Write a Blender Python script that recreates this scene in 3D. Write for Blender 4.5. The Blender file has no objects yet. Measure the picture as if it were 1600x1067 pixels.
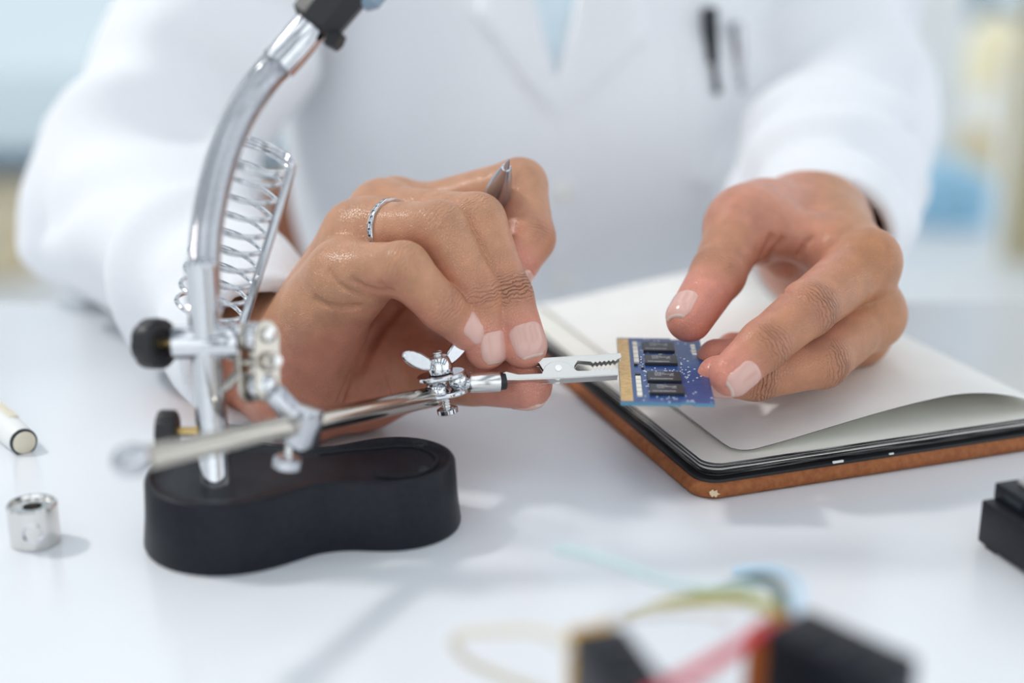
import bpy, bmesh, math, random
import numpy as np
from mathutils import Vector, Matrix, Quaternion
random.seed(4); np.random.seed(4)
SC = bpy.context.scene
COL = SC.collection
PI = math.pi

# ------------------------------------------------------------------ camera
TZ = 0.75                      # height of the desk top above the floor
PITCH = math.radians(18.0); CH = 0.198; FPX = 50 / 36 * 1600
FOCUS = 0.486
cam_d = bpy.data.cameras.new('camera'); cam_d.lens = 50; cam_d.sensor_width = 36
cam_d.clip_start = 0.01; cam_d.clip_end = 100
cam_d.dof.use_dof = True; cam_d.dof.focus_distance = FOCUS; cam_d.dof.aperture_fstop = 3.1
cam = bpy.data.objects.new('camera', cam_d); COL.objects.link(cam)
cam.location = (0, 0, TZ + CH); cam.rotation_euler = (PI / 2 - PITCH, 0, 0)
SC.camera = cam
vs = SC.view_settings
vs.view_transform = 'Standard'; vs.look = 'None'; vs.gamma = 1; vs.use_curve_mapping = False
vs.exposure = 0.55

# ------------------------------------------------------------------ world and lights
W = bpy.data.worlds.new('world'); SC.world = W; W.use_nodes = True
W.node_tree.nodes['Background'].inputs[0].default_value = (0.89, 0.95, 1.0, 1)
W.node_tree.nodes['Background'].inputs[1].default_value = 1.04
DOWNLIGHT = (-1.28, 0.86, TZ + 1.47)
ld = bpy.data.lights.new('downlight_lamp', 'AREA'); ld.shape = 'DISK'; ld.size = 0.20; ld.energy = 15.0
ld.color = (1.0, 0.97, 0.93)
LAMP = bpy.data.objects.new('downlight_lamp', ld)

# ------------------------------------------------------------------ pixel -> place
cp, sp = math.cos(PITCH), math.sin(PITCH)
RIGHT = Vector((1, 0, 0)); UP = Vector((0, sp, cp)); FWD = Vector((0, cp, -sp))
def P(px, py, Z):
    u = (px - 800) / FPX; v = (py - 533.5) / FPX
    return Vector((0, 0, TZ + CH)) + (RIGHT * u - UP * v + FWD) * Z
def T(px, py, h=0.0):
    v = (py - 533.5) / FPX
    return P(px, py, (CH - h) / (sp + v * cp))
def V(x, y, z):                      # view axes (right, up, towards the camera) -> world
    return (RIGHT * x + UP * y - FWD * z).normalized()

# ------------------------------------------------------------------ materials
MATS = {}
def mat(name, col=(.8, .8, .8), rough=.5, metal=0.0, spec=.5, **kw):
    m = bpy.data.materials.new(name); m.use_nodes = True
    b = m.node_tree.nodes['Principled BSDF']
    b.inputs['Base Color'].default_value = (*col, 1); b.inputs['Roughness'].default_value = rough
    b.inputs['Metallic'].default_value = metal; b.inputs['Specular IOR Level'].default_value = spec
    for k, v in kw.items():
        b.inputs[k.replace('_', ' ')].default_value = v
    MATS[name] = m
    return m
def nodes(m): return m.node_tree.nodes, m.node_tree.links, m.node_tree.nodes['Principled BSDF']
def add_noise(m, scale, c0, c1, detail=4, bump=0.0, stretch=None, p0=.35, p1=.65, dist=.001):
    N, L, B = nodes(m)
    tc = N.new('ShaderNodeTexCoord'); mp = N.new('ShaderNodeMapping')
    L.new(tc.outputs['Object'], mp.inputs['Vector'])
    if stretch: mp.inputs['Scale'].default_value = stretch
    nz = N.new('ShaderNodeTexNoise'); nz.inputs['Scale'].default_value = scale; nz.inputs['Detail'].default_value = detail
    L.new(mp.outputs[0], nz.inputs['Vector'])
    cr = N.new('ShaderNodeValToRGB'); cr.color_ramp.elements[0].position = p0; cr.color_ramp.elements[1].position = p1
    cr.color_ramp.elements[0].color = (*c0, 1); cr.color_ramp.elements[1].color = (*c1, 1)
    L.new(nz.outputs['Fac'], cr.inputs[0]); L.new(cr.outputs[0], B.inputs['Base Color'])
    if bump:
        bp = N.new('ShaderNodeBump'); bp.inputs['Strength'].default_value = bump; bp.inputs['Distance'].default_value = dist
        L.new(nz.outputs['Fac'], bp.inputs['Height']); L.new(bp.outputs[0], B.inputs['Normal'])
    return m

M_table = add_noise(mat('desk_laminate', rough=.22, spec=.45), 3.0, (.80, .825, .86), (.83, .85, .88))
M_chrome = add_noise(mat('chrome', rough=.10, metal=1.0), 900, (.66, .67, .69), (.72, .73, .75))
M_steel = add_noise(mat('brushed_steel', (.82, .81, .79), .2, 1.0), 30, (.70, .69, .67), (.76, .75, .73))
M_clip = add_noise(mat('clip_steel', rough=.24, metal=1.0), 30, (.58, .57, .55), (.64, .63, .61))
M_nickel = mat('nickel', (.55, .51, .45), .16, 1.0)
M_cast = mat('zinc', (.60, .61, .64), .22, 1.0)
M_brass = mat('brass', (.75, .55, .22), .28, 1.0)
M_black = add_noise(mat('black_plastic', rough=.42, spec=.22), 700, (.008, .010, .015), (.013, .015, .021), bump=.08, dist=.0003)
M_black2 = mat('black_knob', (.012, .012, .014), .45)
M_leather = add_noise(mat('brown_leather', rough=.62, spec=.3), 420, (.27, .085, .026), (.36, .125, .042), detail=8, bump=.3, dist=.0006)
M_lining = mat('black_lining', (.012, .012, .014), .5)
M_paper = add_noise(mat('paper', rough=.85, spec=.1), 60, (.85, .84, .81), (.88, .87, .84))
M_cream = add_noise(mat('cream_paper', rough=.85, spec=.1), 60, (.84, .82, .75), (.87, .85, .78))
M_pedge = add_noise(mat('page_edges', rough=.7, spec=.2), 40, (.006, .006, .007), (.42, .41, .40), stretch=(1, 1, 90), p0=.48, p1=.72)
M_scuff = mat('scuffed_leather', (.70, .55, .36), .8)
M_pcb = mat('blue_circuit_board', (.02, .07, .30), .3, spec=.5)
M_pcbedge = mat('board_edge', (.10, .26, .38), .5)
M_gold = add_noise(mat('gold_contact', (.85, .56, .22), .35, .7), 800, (.78, .48, .18), (.92, .64, .30))
M_chip = mat('chip', (.022, .022, .026), .42)
M_ceram = mat('ceramic', (.78, .74, .64), .4)
M_solder = mat('solder', (.85, .87, .9), .25, 1.0)
M_print = mat('white_print', (.62, .63, .66), .6)
M_coat = add_noise(mat('coat_cotton', rough=.9, spec=.1), 900, (.79, .80, .83), (.83, .84, .86), bump=.1, dist=.0004)
M_shirt = add_noise(mat('blue_shirt', rough=.9, spec=.1), 700, (.66, .79, .85), (.72, .84, .89))
M_penmetal = mat('satin_pen_metal', (.50, .50, .53), .2, .9)
M_nail = mat('fingernail', (.70, .42, .355), .14, spec=.6)
M_nailtip = mat('nail_tip', (.80, .60, .50), .25)
M_penblk = mat('pen_black', (.01, .01, .012), .3)
M_white = mat('white_plastic', (.82, .82, .80), .35)
M_bone = mat('cream_plastic', (.72, .66, .52), .4)
M_dark = mat('dark_metal', (.03, .04, .05), .3, .6)
M_glassb = mat('lamp_glass', (.55, .75, .95), .05, spec=.6, Transmission_Weight=.6)
M_orange = mat('orange_plastic', (.38, .09, .01), .45)
M_amber = mat('amber_plastic', (.60, .33, .04), .45)

# skin: colour and crease masks come from attributes of the body mesh
M_skin = bpy.data.materials.new('skin'); M_skin.use_nodes = True
def build_skin():
    N, L, B = nodes(M_skin)
    at = N.new('ShaderNodeAttribute'); at.attribute_name = 'tone'
    al = N.new('ShaderNodeAttribute'); al.attribute_name = 'along'
    km = N.new('ShaderNodeAttribute'); km.attribute_name = 'crease'
    tc = N.new('ShaderNodeTexCoord')
    n1 = N.new('ShaderNodeTexNoise'); n1.inputs['Scale'].default_value = 140; n1.inputs['Detail'].default_value = 5
    L.new(tc.outputs['Object'], n1.inputs['Vector'])
    mr = N.new('ShaderNodeMapRange'); mr.inputs[1].default_value = .3; mr.inputs[2].default_value = .7
    mr.inputs[3].default_value = .88; mr.inputs[4].default_value = 1.10
    L.new(n1.outputs['Fac'], mr.inputs[0])
    mx = N.new('ShaderNodeMix'); mx.data_type = 'RGBA'; mx.blend_type = 'MULTIPLY'; mx.inputs[0].default_value = 1
    L.new(at.outputs['Color'], mx.inputs[6])
    cmb = N.new('ShaderNodeCombineColor')
    for i in range(3): L.new(mr.outputs[0], cmb.inputs[i])
    L.new(cmb.outputs[0], mx.inputs[7])
    # transverse wrinkles over the knuckles
    n2 = N.new('ShaderNodeTexNoise'); n2.inputs['Scale'].default_value = 260; n2.inputs['Detail'].default_value = 3
    L.new(tc.outputs['Object'], n2.inputs['Vector'])
    ma = N.new('ShaderNodeMath'); ma.operation = 'MULTIPLY_ADD'; ma.inputs[1].default_value = 9.0
    L.new(n2.outputs['Fac'], ma.inputs[0])
    sc = N.new('ShaderNodeMath'); sc.operation = 'MULTIPLY'; sc.inputs[1].default_value = 2.3
    L.new(al.outputs['Fac'], sc.inputs[0]); L.new(sc.outputs[0], ma.inputs[2])
    sn = N.new('ShaderNodeMath'); sn.operation = 'SINE'; L.new(ma.outputs[0], sn.inputs[0])
    ab = N.new('ShaderNodeMath'); ab.operation = 'ABSOLUTE'; L.new(sn.outputs[0], ab.inputs[0])
    pw = N.new('ShaderNodeMath'); pw.operation = 'POWER'; pw.inputs[1].default_value = .45
    L.new(ab.outputs[0], pw.inputs[0])
    wk = N.new('ShaderNodeMath'); wk.operation = 'MULTIPLY'
    L.new(pw.outputs[0], wk.inputs[0]); L.new(km.outputs['Fac'], wk.inputs[1])
    # fine skin grain
    vo = N.new('ShaderNodeTexVoronoi'); vo.feature = 'DISTANCE_TO_EDGE'; vo.inputs['Scale'].default_value = 1050
    L.new(tc.outputs['Object'], vo.inputs['Vector'])
    vm = N.new('ShaderNodeMath'); vm.operation = 'MINIMUM'; vm.inputs[1].default_value = .12
    L.new(vo.outputs['Distance'], vm.inputs[0])
    b1 = N.new('ShaderNodeBump'); b1.inputs['Strength'].default_value = .9; b1.inputs['Distance'].default_value = .0010
    L.new(vm.outputs[0], b1.inputs['Height'])
    b2 = N.new('ShaderNodeBump'); b2.inputs['Strength'].default_value = .9; b2.inputs['Distance'].default_value = .0011
    L.new(wk.outputs[0], b2.inputs['Height']); L.new(b1.outputs[0], b2.inputs['Normal'])
    L.new(b2.outputs[0], B.inputs['Normal'])
    # skin colour mixed darker along the wrinkle lines
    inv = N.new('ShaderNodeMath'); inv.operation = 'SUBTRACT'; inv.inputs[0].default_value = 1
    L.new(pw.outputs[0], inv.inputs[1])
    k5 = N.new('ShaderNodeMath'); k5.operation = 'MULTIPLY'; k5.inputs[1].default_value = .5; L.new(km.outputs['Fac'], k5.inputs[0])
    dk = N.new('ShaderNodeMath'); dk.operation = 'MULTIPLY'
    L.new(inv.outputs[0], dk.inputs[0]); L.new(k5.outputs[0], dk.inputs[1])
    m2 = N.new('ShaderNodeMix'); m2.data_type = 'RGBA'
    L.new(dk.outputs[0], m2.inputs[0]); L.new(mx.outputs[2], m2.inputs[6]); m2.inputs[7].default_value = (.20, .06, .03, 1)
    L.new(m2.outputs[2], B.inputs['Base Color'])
    B.inputs['Roughness'].default_value = .36; B.inputs['Specular IOR Level'].default_value = .5
    B.inputs['Subsurface Weight'].default_value = .12
    B.inputs['Subsurface Radius'].default_value = (1.0, .35, .2); B.inputs['Subsurface Scale'].default_value = .003
build_skin()

# ------------------------------------------------------------------ scene objects
def tag(o, label=None, cat=None, group=None, kind=None):
    if label: o['label'] = label
    if cat: o['category'] = cat
    if group: o['group'] = group
    if kind: o['kind'] = kind
    return o
def thing(name, label, cat, loc=(0, 0, 0), group=None):
    o = bpy.data.objects.new(name, None); COL.objects.link(o); o.location = loc
    o.empty_display_size = .02
    return tag(o, label, cat, group)
def adopt(o, parent):
    o.parent = parent
    loc = Vector((0, 0, 0)); q = parent
    while q is not None:
        loc += q.location; q = q.parent
    if parent.type == 'EMPTY' or parent.location.length > 0:
        o.matrix_parent_inverse = Matrix.Translation(-loc)
    return o
def mesh_obj(name, verts, faces, m, parent=None, smooth=True, angle=None):
    me = bpy.data.meshes.new(name)
    me.from_pydata([tuple(v) for v in verts], [], faces)
    ms = m if isinstance(m, (list, tuple)) else [m]
    for q in ms: me.materials.append(q)
    if smooth: me.polygons.foreach_set('use_smooth', [True] * len(me.polygons))
    me.update()
    o = bpy.data.objects.new(name, me); COL.objects.link(o)
    if smooth and angle: me.set_sharp_from_angle(angle=math.radians(angle))
    if parent: adopt(o, parent)
    return o
def frame(d, hint=None):
    d = Vector(d).normalized()
    h = Vector(hint) if hint is not None else Vector((0, 0, 1))
    if abs(d.dot(h.normalized())) > .98: h = Vector((1, 0, 0))
    x = (h - d * h.dot(d)).normalized(); y = d.cross(x)
    return d, x, y

class MB:
    def __init__(s): s.v = []; s.f = []; s.mi = []
    def add(s, v, f, mi=0):
        b = len(s.v); s.v += [Vector(q) for q in v]; s.f += [tuple(i + b for i in q) for q in f]; s.mi += [mi] * len(f)
        return s
    def box(s, c, sx, sy, sz, ax=None, bev=0.0, mi=0):
        c = Vector(c); ax = ax or (Vector((1, 0, 0)), Vector((0, 1, 0)), Vector((0, 0, 1)))
        if bev <= 0:
            v = [c + ax[0] * (i * sx / 2) + ax[1] * (j * sy / 2) + ax[2] * (k * sz / 2) for i in (-1, 1) for j in (-1, 1) for k in (-1, 1)]
            return s.add(v, [(0, 1, 3, 2), (4, 6, 7, 5), (0, 4, 5, 1), (2, 3, 7, 6), (0, 2, 6, 4), (1, 5, 7, 3)], mi)
        bm = bmesh.new(); bmesh.ops.create_cube(bm, size=1)
        for q in bm.verts: q.co = Vector((q.co.x * sx, q.co.y * sy, q.co.z * sz))
        bmesh.ops.bevel(bm, geom=bm.edges[:], offset=bev, segments=2, affect='EDGES', profile=.5)
        bm.verts.index_update()
        v = [c + ax[0] * q.co.x + ax[1] * q.co.y + ax[2] * q.co.z for q in bm.verts]
        f = [[q.index for q in g.verts] for g in bm.faces]; bm.free()
        return s.add(v, f, mi)
    def lathe(s, a, d, prof, n=24, hint=None, caps=True, mi=0, noncirc=None):
        """prof: (distance along d, radius)"""
        d, x, y = frame(d, hint); a = Vector(a); v = []; f = []
        for (t, r) in prof:
            for k in range(n):
                w = 2 * PI * k / n; rr = r * (noncirc(w) if noncirc else 1)
                v.append(a + d * t + (x * math.cos(w) + y * math.sin(w)) * rr)
        for i in range(len(prof) - 1):
            for k in range(n):
                k2 = (k + 1) % n
                f.append((i * n + k, i * n + k2, (i + 1) * n + k2, (i + 1) * n + k))
        if caps:
            f.append(tuple(reversed(range(n)))); f.append(tuple(range((len(prof) - 1) * n, len(prof) * n)))
        return s.add(v, f, mi)
    def cyl(s, a, b, r, n=20, bev=0.0, r2=None, mi=0):
        a = Vector(a); b = Vector(b); L = (b - a).length; r2 = r if r2 is None else r2
        pr = [(0, r), (L, r2)] if bev <= 0 else [(0, r - bev), (bev * .3, r - bev * .3), (bev, r), (L - bev, r2), (L - bev * .3, r2 - bev * .3), (L, r2 - bev)]
        return s.lathe(a, b - a, pr, n, mi=mi)
    def ball(s, c, r, n=16, sc=None, ax=None, mi=0):
        d = ax[2] if ax else Vector((0, 0, 1)); m = n // 2
        pr = [(-r * math.cos(PI * i / m), max(r * math.sin(PI * i / m), 1e-6)) for i in range(m + 1)]
        return s.lathe(c, d, pr, n, caps=False, mi=mi)
    def tube(s, pts, r, n=10, mi=0, caps=True):
        pts = [Vector(p) for p in pts]; m = len(pts); rs = r if isinstance(r, (list, tuple)) else [r] * m
        v = []; f = []; x = None
        for i in range(m):
            t = (pts[min(i + 1, m - 1)] - pts[max(i - 1, 0)]).normalized()
            if x is None: _, x, _ = frame(t)
            x = (x - t * x.dot(t)).normalized(); y = t.cross(x)
            for k in range(n):
                w = 2 * PI * k / n; v.append(pts[i] + (x * math.cos(w) + y * math.sin(w)) * rs[i])
        for i in range(m - 1):
            for k in range(n):
                k2 = (k + 1) % n; f.append((i * n + k, i * n + k2, (i + 1) * n + k2, (i + 1) * n + k))
        if caps: f.append(tuple(reversed(range(n)))); f.append(tuple(range((m - 1) * n, m * n)))
        return s.add(v, f, mi)
    def prism(s, poly, o, ax, ay, az, th, mi=0):
        """poly in (x,y) of the frame at o, extruded +-th/2 along az"""
        n = len(poly); v = []
        for sgn in (-.5, .5):
            v += [Vector(o) + ax * p[0] + ay * p[1] + az * (sgn * th) for p in poly]
        f = [tuple(reversed(range(n))), tuple(range(n, 2 * n))]
        f += [(k, (k + 1) % n, n + (k + 1) % n, n + k) for k in range(n)]
        return s.add(v, f, mi)
    def build(s, name, m, parent=None, smooth=True, angle=35, bevel=0.0):
        o = mesh_obj(name, s.v, s.f, m, parent, smooth, angle)
        if isinstance(m, (list, tuple)): o.data.polygons.foreach_set('material_index', s.mi)
        bm = bmesh.new(); bm.from_mesh(o.data); bmesh.ops.recalc_face_normals(bm, faces=bm.faces[:]); bm.to_mesh(o.data); bm.free()
        if smooth and angle: o.data.set_sharp_from_angle(angle=math.radians(angle))
        if bevel > 0:
            b = o.modifiers.new('bevel', 'BEVEL'); b.width = bevel; b.segments = 2; b.limit_method = 'ANGLE'; b.angle_limit = math.radians(40)
        return o
def spline(pts, n=8):
    pts = [Vector(p) for p in pts]; out = []
    for i in range(len(pts) - 1):
        p0 = pts[max(i - 1, 0)]; p1 = pts[i]; p2 = pts[i + 1]; p3 = pts[min(i + 2, len(pts) - 1)]
        for k in range(n):
            t = k / n
            out.append(.5 * ((2 * p1) + (p2 - p0) * t + (2 * p0 - 5 * p1 + 4 * p2 - p3) * t * t + (3 * p1 - p0 - 3 * p2 + p3) * t ** 3))
    out.append(pts[-1]); return out
def stadium(L, w, n=10):
    r = w / 2; h = L / 2 - r; out = []
    for k in range(n + 1): a = -PI / 2 + PI * k / n; out.append((h + r * math.cos(a), r * math.sin(a)))
    for k in range(n + 1): a = PI / 2 + PI * k / n; out.append((-h + r * math.cos(a), r * math.sin(a)))
    return out
def kstruct(o): o['kind'] = 'structure'; return o

# ------------------------------------------------------------------ the room
M_floor = add_noise(mat('floor_vinyl', rough=.35, spec=.4), 2, (.78, .80, .82), (.82, .84, .86))
M_wall = add_noise(mat('wall_paint', rough=.8), 2, (.82, .84, .84), (.86, .88, .88))
M_mull = add_noise(mat('window_metal', rough=.4), 8, (.10, .17, .25), (.14, .22, .30))
M_teal = add_noise(mat('teal_front', rough=.4), 4, (.32, .52, .56), (.40, .60, .64))
M_blue = add_noise(mat('blue_bin', rough=.4), 5, (.30, .58, .80), (.36, .64, .86))
M_wood = add_noise(mat('brown_wood', rough=.45), 14, (.15, .045, .018), (.26, .09, .04), stretch=(1, 1, .12))
M_pale = add_noise(mat('pale_wood', rough=.5), 12, (.66, .54, .34), (.76, .66, .46), stretch=(1, 1, .1))
M_curt = add_noise(mat('warm_curtain', rough=.9), 6, (.92, .86, .66), (.97, .93, .78), stretch=(6, 6, .3))
def translucent_curtain():
    N, L, B = nodes(M_curt); t = N.new('ShaderNodeBsdfTranslucent'); t.inputs[0].default_value = (1, .95, .80, 1)
    mx = N.new('ShaderNodeMixShader'); mx.inputs[0].default_value = .6
    L.new(B.outputs[0], mx.inputs[1]); L.new(t.outputs[0], mx.inputs[2]); L.new(mx.outputs[0], N['Material Output'].inputs[0])
translucent_curtain()
M_pane = bpy.data.materials.new('window_glass'); M_pane.use_nodes = True
def build_pane():
    N = M_pane.node_tree.nodes; L = M_pane.node_tree.links; N.remove(N['Principled BSDF'])
    t = N.new('ShaderNodeBsdfTransparent'); t.inputs[0].default_value = (.73, .775, .79, 1)
    g = N.new('ShaderNodeBsdfGlossy'); g.inputs['Roughness'].default_value = .02
    f = N.new('ShaderNodeFresnel'); f.inputs[0].default_value = 1.45
    mx = N.new('ShaderNodeMixShader'); L.new(f.outputs[0], mx.inputs[0]); L.new(t.outputs[0], mx.inputs[1]); L.new(g.outputs[0], mx.inputs[2])
    L.new(mx.outputs[0], N['Material Output'].inputs[0])
build_pane()
kstruct(MB().box((0, 2.4, -.05), 9, 10, .1).build('floor', M_floor, smooth=False))
YB = 4.4; YR = 6.2
def window(n, x0, x1, z0, z1, cols, YB=YB):
    fr = MB()
    for x in (x0, x1): fr.box((x, YB, (z0 + z1) / 2), .07, .08, z1 - z0)
    for z in (z0, z1): fr.box(((x0 + x1) / 2, YB, z), x1 - x0 + .07, .08, .07)
    w = kstruct(fr.build('window_%d' % n, M_mull, smooth=False))
    for k in range(1, cols):
        MB().box((x0 + (x1 - x0) * k / cols, YB, (z0 + z1) / 2), .05, .06, z1 - z0 - .07).build('mullion', M_mull, w, smooth=False)
    for k in range(cols):
        xa = x0 + (x1 - x0) * k / cols; xb = x0 + (x1 - x0) * (k + 1) / cols
        MB().box(((xa + xb) / 2, YB, (z0 + z1) / 2), xb - xa - .05, .008, z1 - z0 - .07).build('pane', M_pane, w, smooth=False)
window(1, -2.9, -.5, .1, 2.6, 2)
window(2, 1.45, 2.55, .42, 2.6, 4, YR)
kstruct(MB().box((.45, YB, 1.35), 1.83, .12, 2.7).build('wall_back', M_wall, smooth=False))
kstruct(MB().box((3.2, YR, 1.35), 1.3, .12, 2.7).box((2.0, YR, .19), 1.2, .10, .38).build('wall_right', M_wall, smooth=False))
wf = MB().box((0, -2.6, .30), 9, .12, .6)
for x in (-2.2, 1.3): wf.box((x, -2.6, 1.35), .4, .14, 2.7)  # unseen piers added to give dark streaks in the chrome
kstruct(wf.build('wall_front', add_noise(mat('grey_wall', rough=.8), 2, (.25, .27, .30), (.29, .31, .34)), smooth=False))
wl = MB().box((-3.0, 1.0, .45), .12, 7, .9)
for y in (-1.6, .2, 2.0, 3.8): wl.box((-3.0, y, 1.35), .14, .95, 2.7)  # unseen piers, made wide to cut light from the left
kstruct(wl.build('wall_left', MATS['grey_wall'], smooth=False))
ce = MB()
for x in (-3.0, -1.8, -.6, .6, 1.8, 3.0): ce.box((x, .9, 2.75), .42, 7, .2)  # unseen beams added to cut top light and streak the chrome
for y in (-1.6, .9, 3.4): ce.box((0, y, 2.78), 7.6, .22, .2)
kstruct(ce.build('shade_beams', MATS['grey_wall'], smooth=False))
kstruct(MB().box((-2.05, YB, .035), 3.0, .1, .07).build('baseboard_left', M_pale, smooth=False))

# hanging lamp
dl = thing('downlight', 'round white downlight hanging above the desk, outside the picture', 'lamp', DOWNLIGHT)
MB().lathe(Vector(DOWNLIGHT) + Vector((0, 0, .02)), (0, 0, 1), [(-.012, .075), (.10, .07), (.10, .02), (.45, .02)], 28).build('lamp_housing', M_white, dl)
COL.objects.link(LAMP); LAMP.location = DOWNLIGHT
LAMP.rotation_euler = (Vector((0, .47, TZ)) - Vector(DOWNLIGHT)).to_track_quat('-Z', 'Y').to_euler()
adopt(LAMP, dl)

# ------------------------------------------------------------------ desk
DESK_Y = .675
dk = thing('desk', 'glossy white desk top that everything stands on', 'desk', (0, .25, 0))
MB().box((0, DESK_Y / 2 - .09, TZ - .015), 1.5, DESK_Y + .18, .03, bev=.003).build('desk_top', M_table, dk)
for sx in (-.7, .7):
    for y in (-.1, .6): MB().box((sx, y, (TZ - .03) / 2), .05, .05, TZ - .03, bev=.004).build('leg', M_white, dk)

# ------------------------------------------------------------------ distance-field modelling (millimetres)
def np3(v): return np.array([v[0] * 1000, v[1] * 1000, v[2] * 1000], dtype=np.float32)
def cone(Q, a, b, ra, rb):
    ba = b - a; pa = Q - a
    t = np.clip(pa @ ba / max(float(ba @ ba), 1e-6), 0, 1)
    return np.linalg.norm(pa - t[:, None] * ba, axis=1) - (ra + (rb - ra) * t)
def smin(a, b, k):
    h = np.maximum(k - np.abs(a - b), 0) / k
    return np.minimum(a, b) - h * h * k * .25
def smax(a, b, k): return -smin(-a, -b, k)
def surface_net(f, lo, hi, vox, coarse=8):
    """sparse surface net of f(points)->distance inside the box lo..hi"""
    lo = np.array(lo, np.float32); n = (np.ceil((np.array(hi) - lo) / (vox * coarse)).astype(int)) * coarse + 1
    nc = (n - 1) // coarse
    cx = [lo[i] + (np.arange(nc[i]) + .5) * vox * coarse for i in range(3)]
    G = np.stack(np.meshgrid(*cx, indexing='ij'), -1).reshape(-1, 3).astype(np.float32)
    dc = f(G).reshape(nc)
    D = np.repeat(np.repeat(np.repeat(np.sign(dc), coarse, 0), coarse, 1), coarse, 2).astype(np.float32) * 1e3
    D = np.pad(D, ((0, 1),) * 3, mode='edge')
    near = np.argwhere(np.abs(dc) < vox * coarse * 1.15)
    loc = np.stack(np.meshgrid(*[np.arange(coarse + 1)] * 3, indexing='ij'), -1).reshape(-1, 3)
    step = max(1, 400000 // len(loc))
    for i in range(0, len(near), step):
        idx = (near[i:i + step, None, :] * coarse + loc[None]).reshape(-1, 3)
        D[idx[:, 0], idx[:, 1], idx[:, 2]] = f((lo + idx * vox).astype(np.float32))
    s = D < 0
    c = s[:-1, :-1, :-1].astype(np.int8)
    tot = np.zeros_like(c, dtype=np.int8)
    for dx in (0, 1):
        for dy in (0, 1):
            for dz in (0, 1):
                tot += s[dx:s.shape[0] - 1 + dx, dy:s.shape[1] - 1 + dy, dz:s.shape[2] - 1 + dz]
    act = (tot > 0) & (tot < 8)
    cells = np.argwhere(act); ids = -np.ones(act.shape, np.int64); ids[act] = np.arange(len(cells))
    acc = np.zeros((len(cells), 3)); cnt = np.zeros(len(cells))
    cor = [(i, j, k) for i in (0, 1) for j in (0, 1) for k in (0, 1)]
    for a in cor:
        for ax in range(3):
            if a[ax]: continue
            b = list(a); b[ax] = 1
            ca = cells + a; cb = cells + b
            da = D[ca[:, 0], ca[:, 1], ca[:, 2]]; db = D[cb[:, 0], cb[:, 1], cb[:, 2]]
            m = (da < 0) != (db < 0)
            t = np.where(m, da / np.where(m, da - db, 1), 0)
            p = ca.astype(float); p[:, ax] += t
            acc[m] += p[m]; cnt[m] += 1
    Vv = lo + (acc / np.maximum(cnt, 1)[:, None]) * vox
    F = []
    for ax in range(3):
        o1, o2 = (ax + 1) % 3, (ax + 2) % 3
        a = s; b = np.roll(s, -1, ax)
        sl = [slice(1, -1)] * 3
        e = np.argwhere((a != b)[tuple(sl)]) + 1
        e = e[(e[:, 0] < act.shape[0]) & (e[:, 1] < act.shape[1]) & (e[:, 2] < act.shape[2])]
        q = []
        for (u, w) in ((0, 0), (-1, 0), (-1, -1), (0, -1)):
            t = e.copy(); t[:, o1] += u; t[:, o2] += w; q.append(ids[t[:, 0], t[:, 1], t[:, 2]])
        q = np.stack(q, 1); ins = s[e[:, 0], e[:, 1], e[:, 2]]
        q[~ins] = q[~ins][:, ::-1]
        F.append(q[(q >= 0).all(1)])
    return Vv, np.concatenate(F)
def net_object(name, Vv, F, m, parent):
    me = bpy.data.meshes.new(name)
    me.vertices.add(len(Vv)); me.vertices.foreach_set('co', (Vv / 1000).astype(np.float32).ravel())
    me.loops.add(len(F) * 4); me.loops.foreach_set('vertex_index', F.ravel().astype(np.int32))
    me.polygons.add(len(F)); me.polygons.foreach_set('loop_start', np.arange(0, len(F) * 4, 4, dtype=np.int32))
    me.polygons.foreach_set('loop_total', np.full(len(F), 4, np.int32))
    me.polygons.foreach_set('use_smooth', np.ones(len(F), bool))
    me.materials.append(m); me.update(calc_edges=True); me.validate()
    o = bpy.data.objects.new(name, me); COL.objects.link(o)
    if parent: adopt(o, parent)
    return o

ZF = 484.0
def J(px, py, dz): return np3(P(px, py, (ZF + dz) / 1000))

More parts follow.
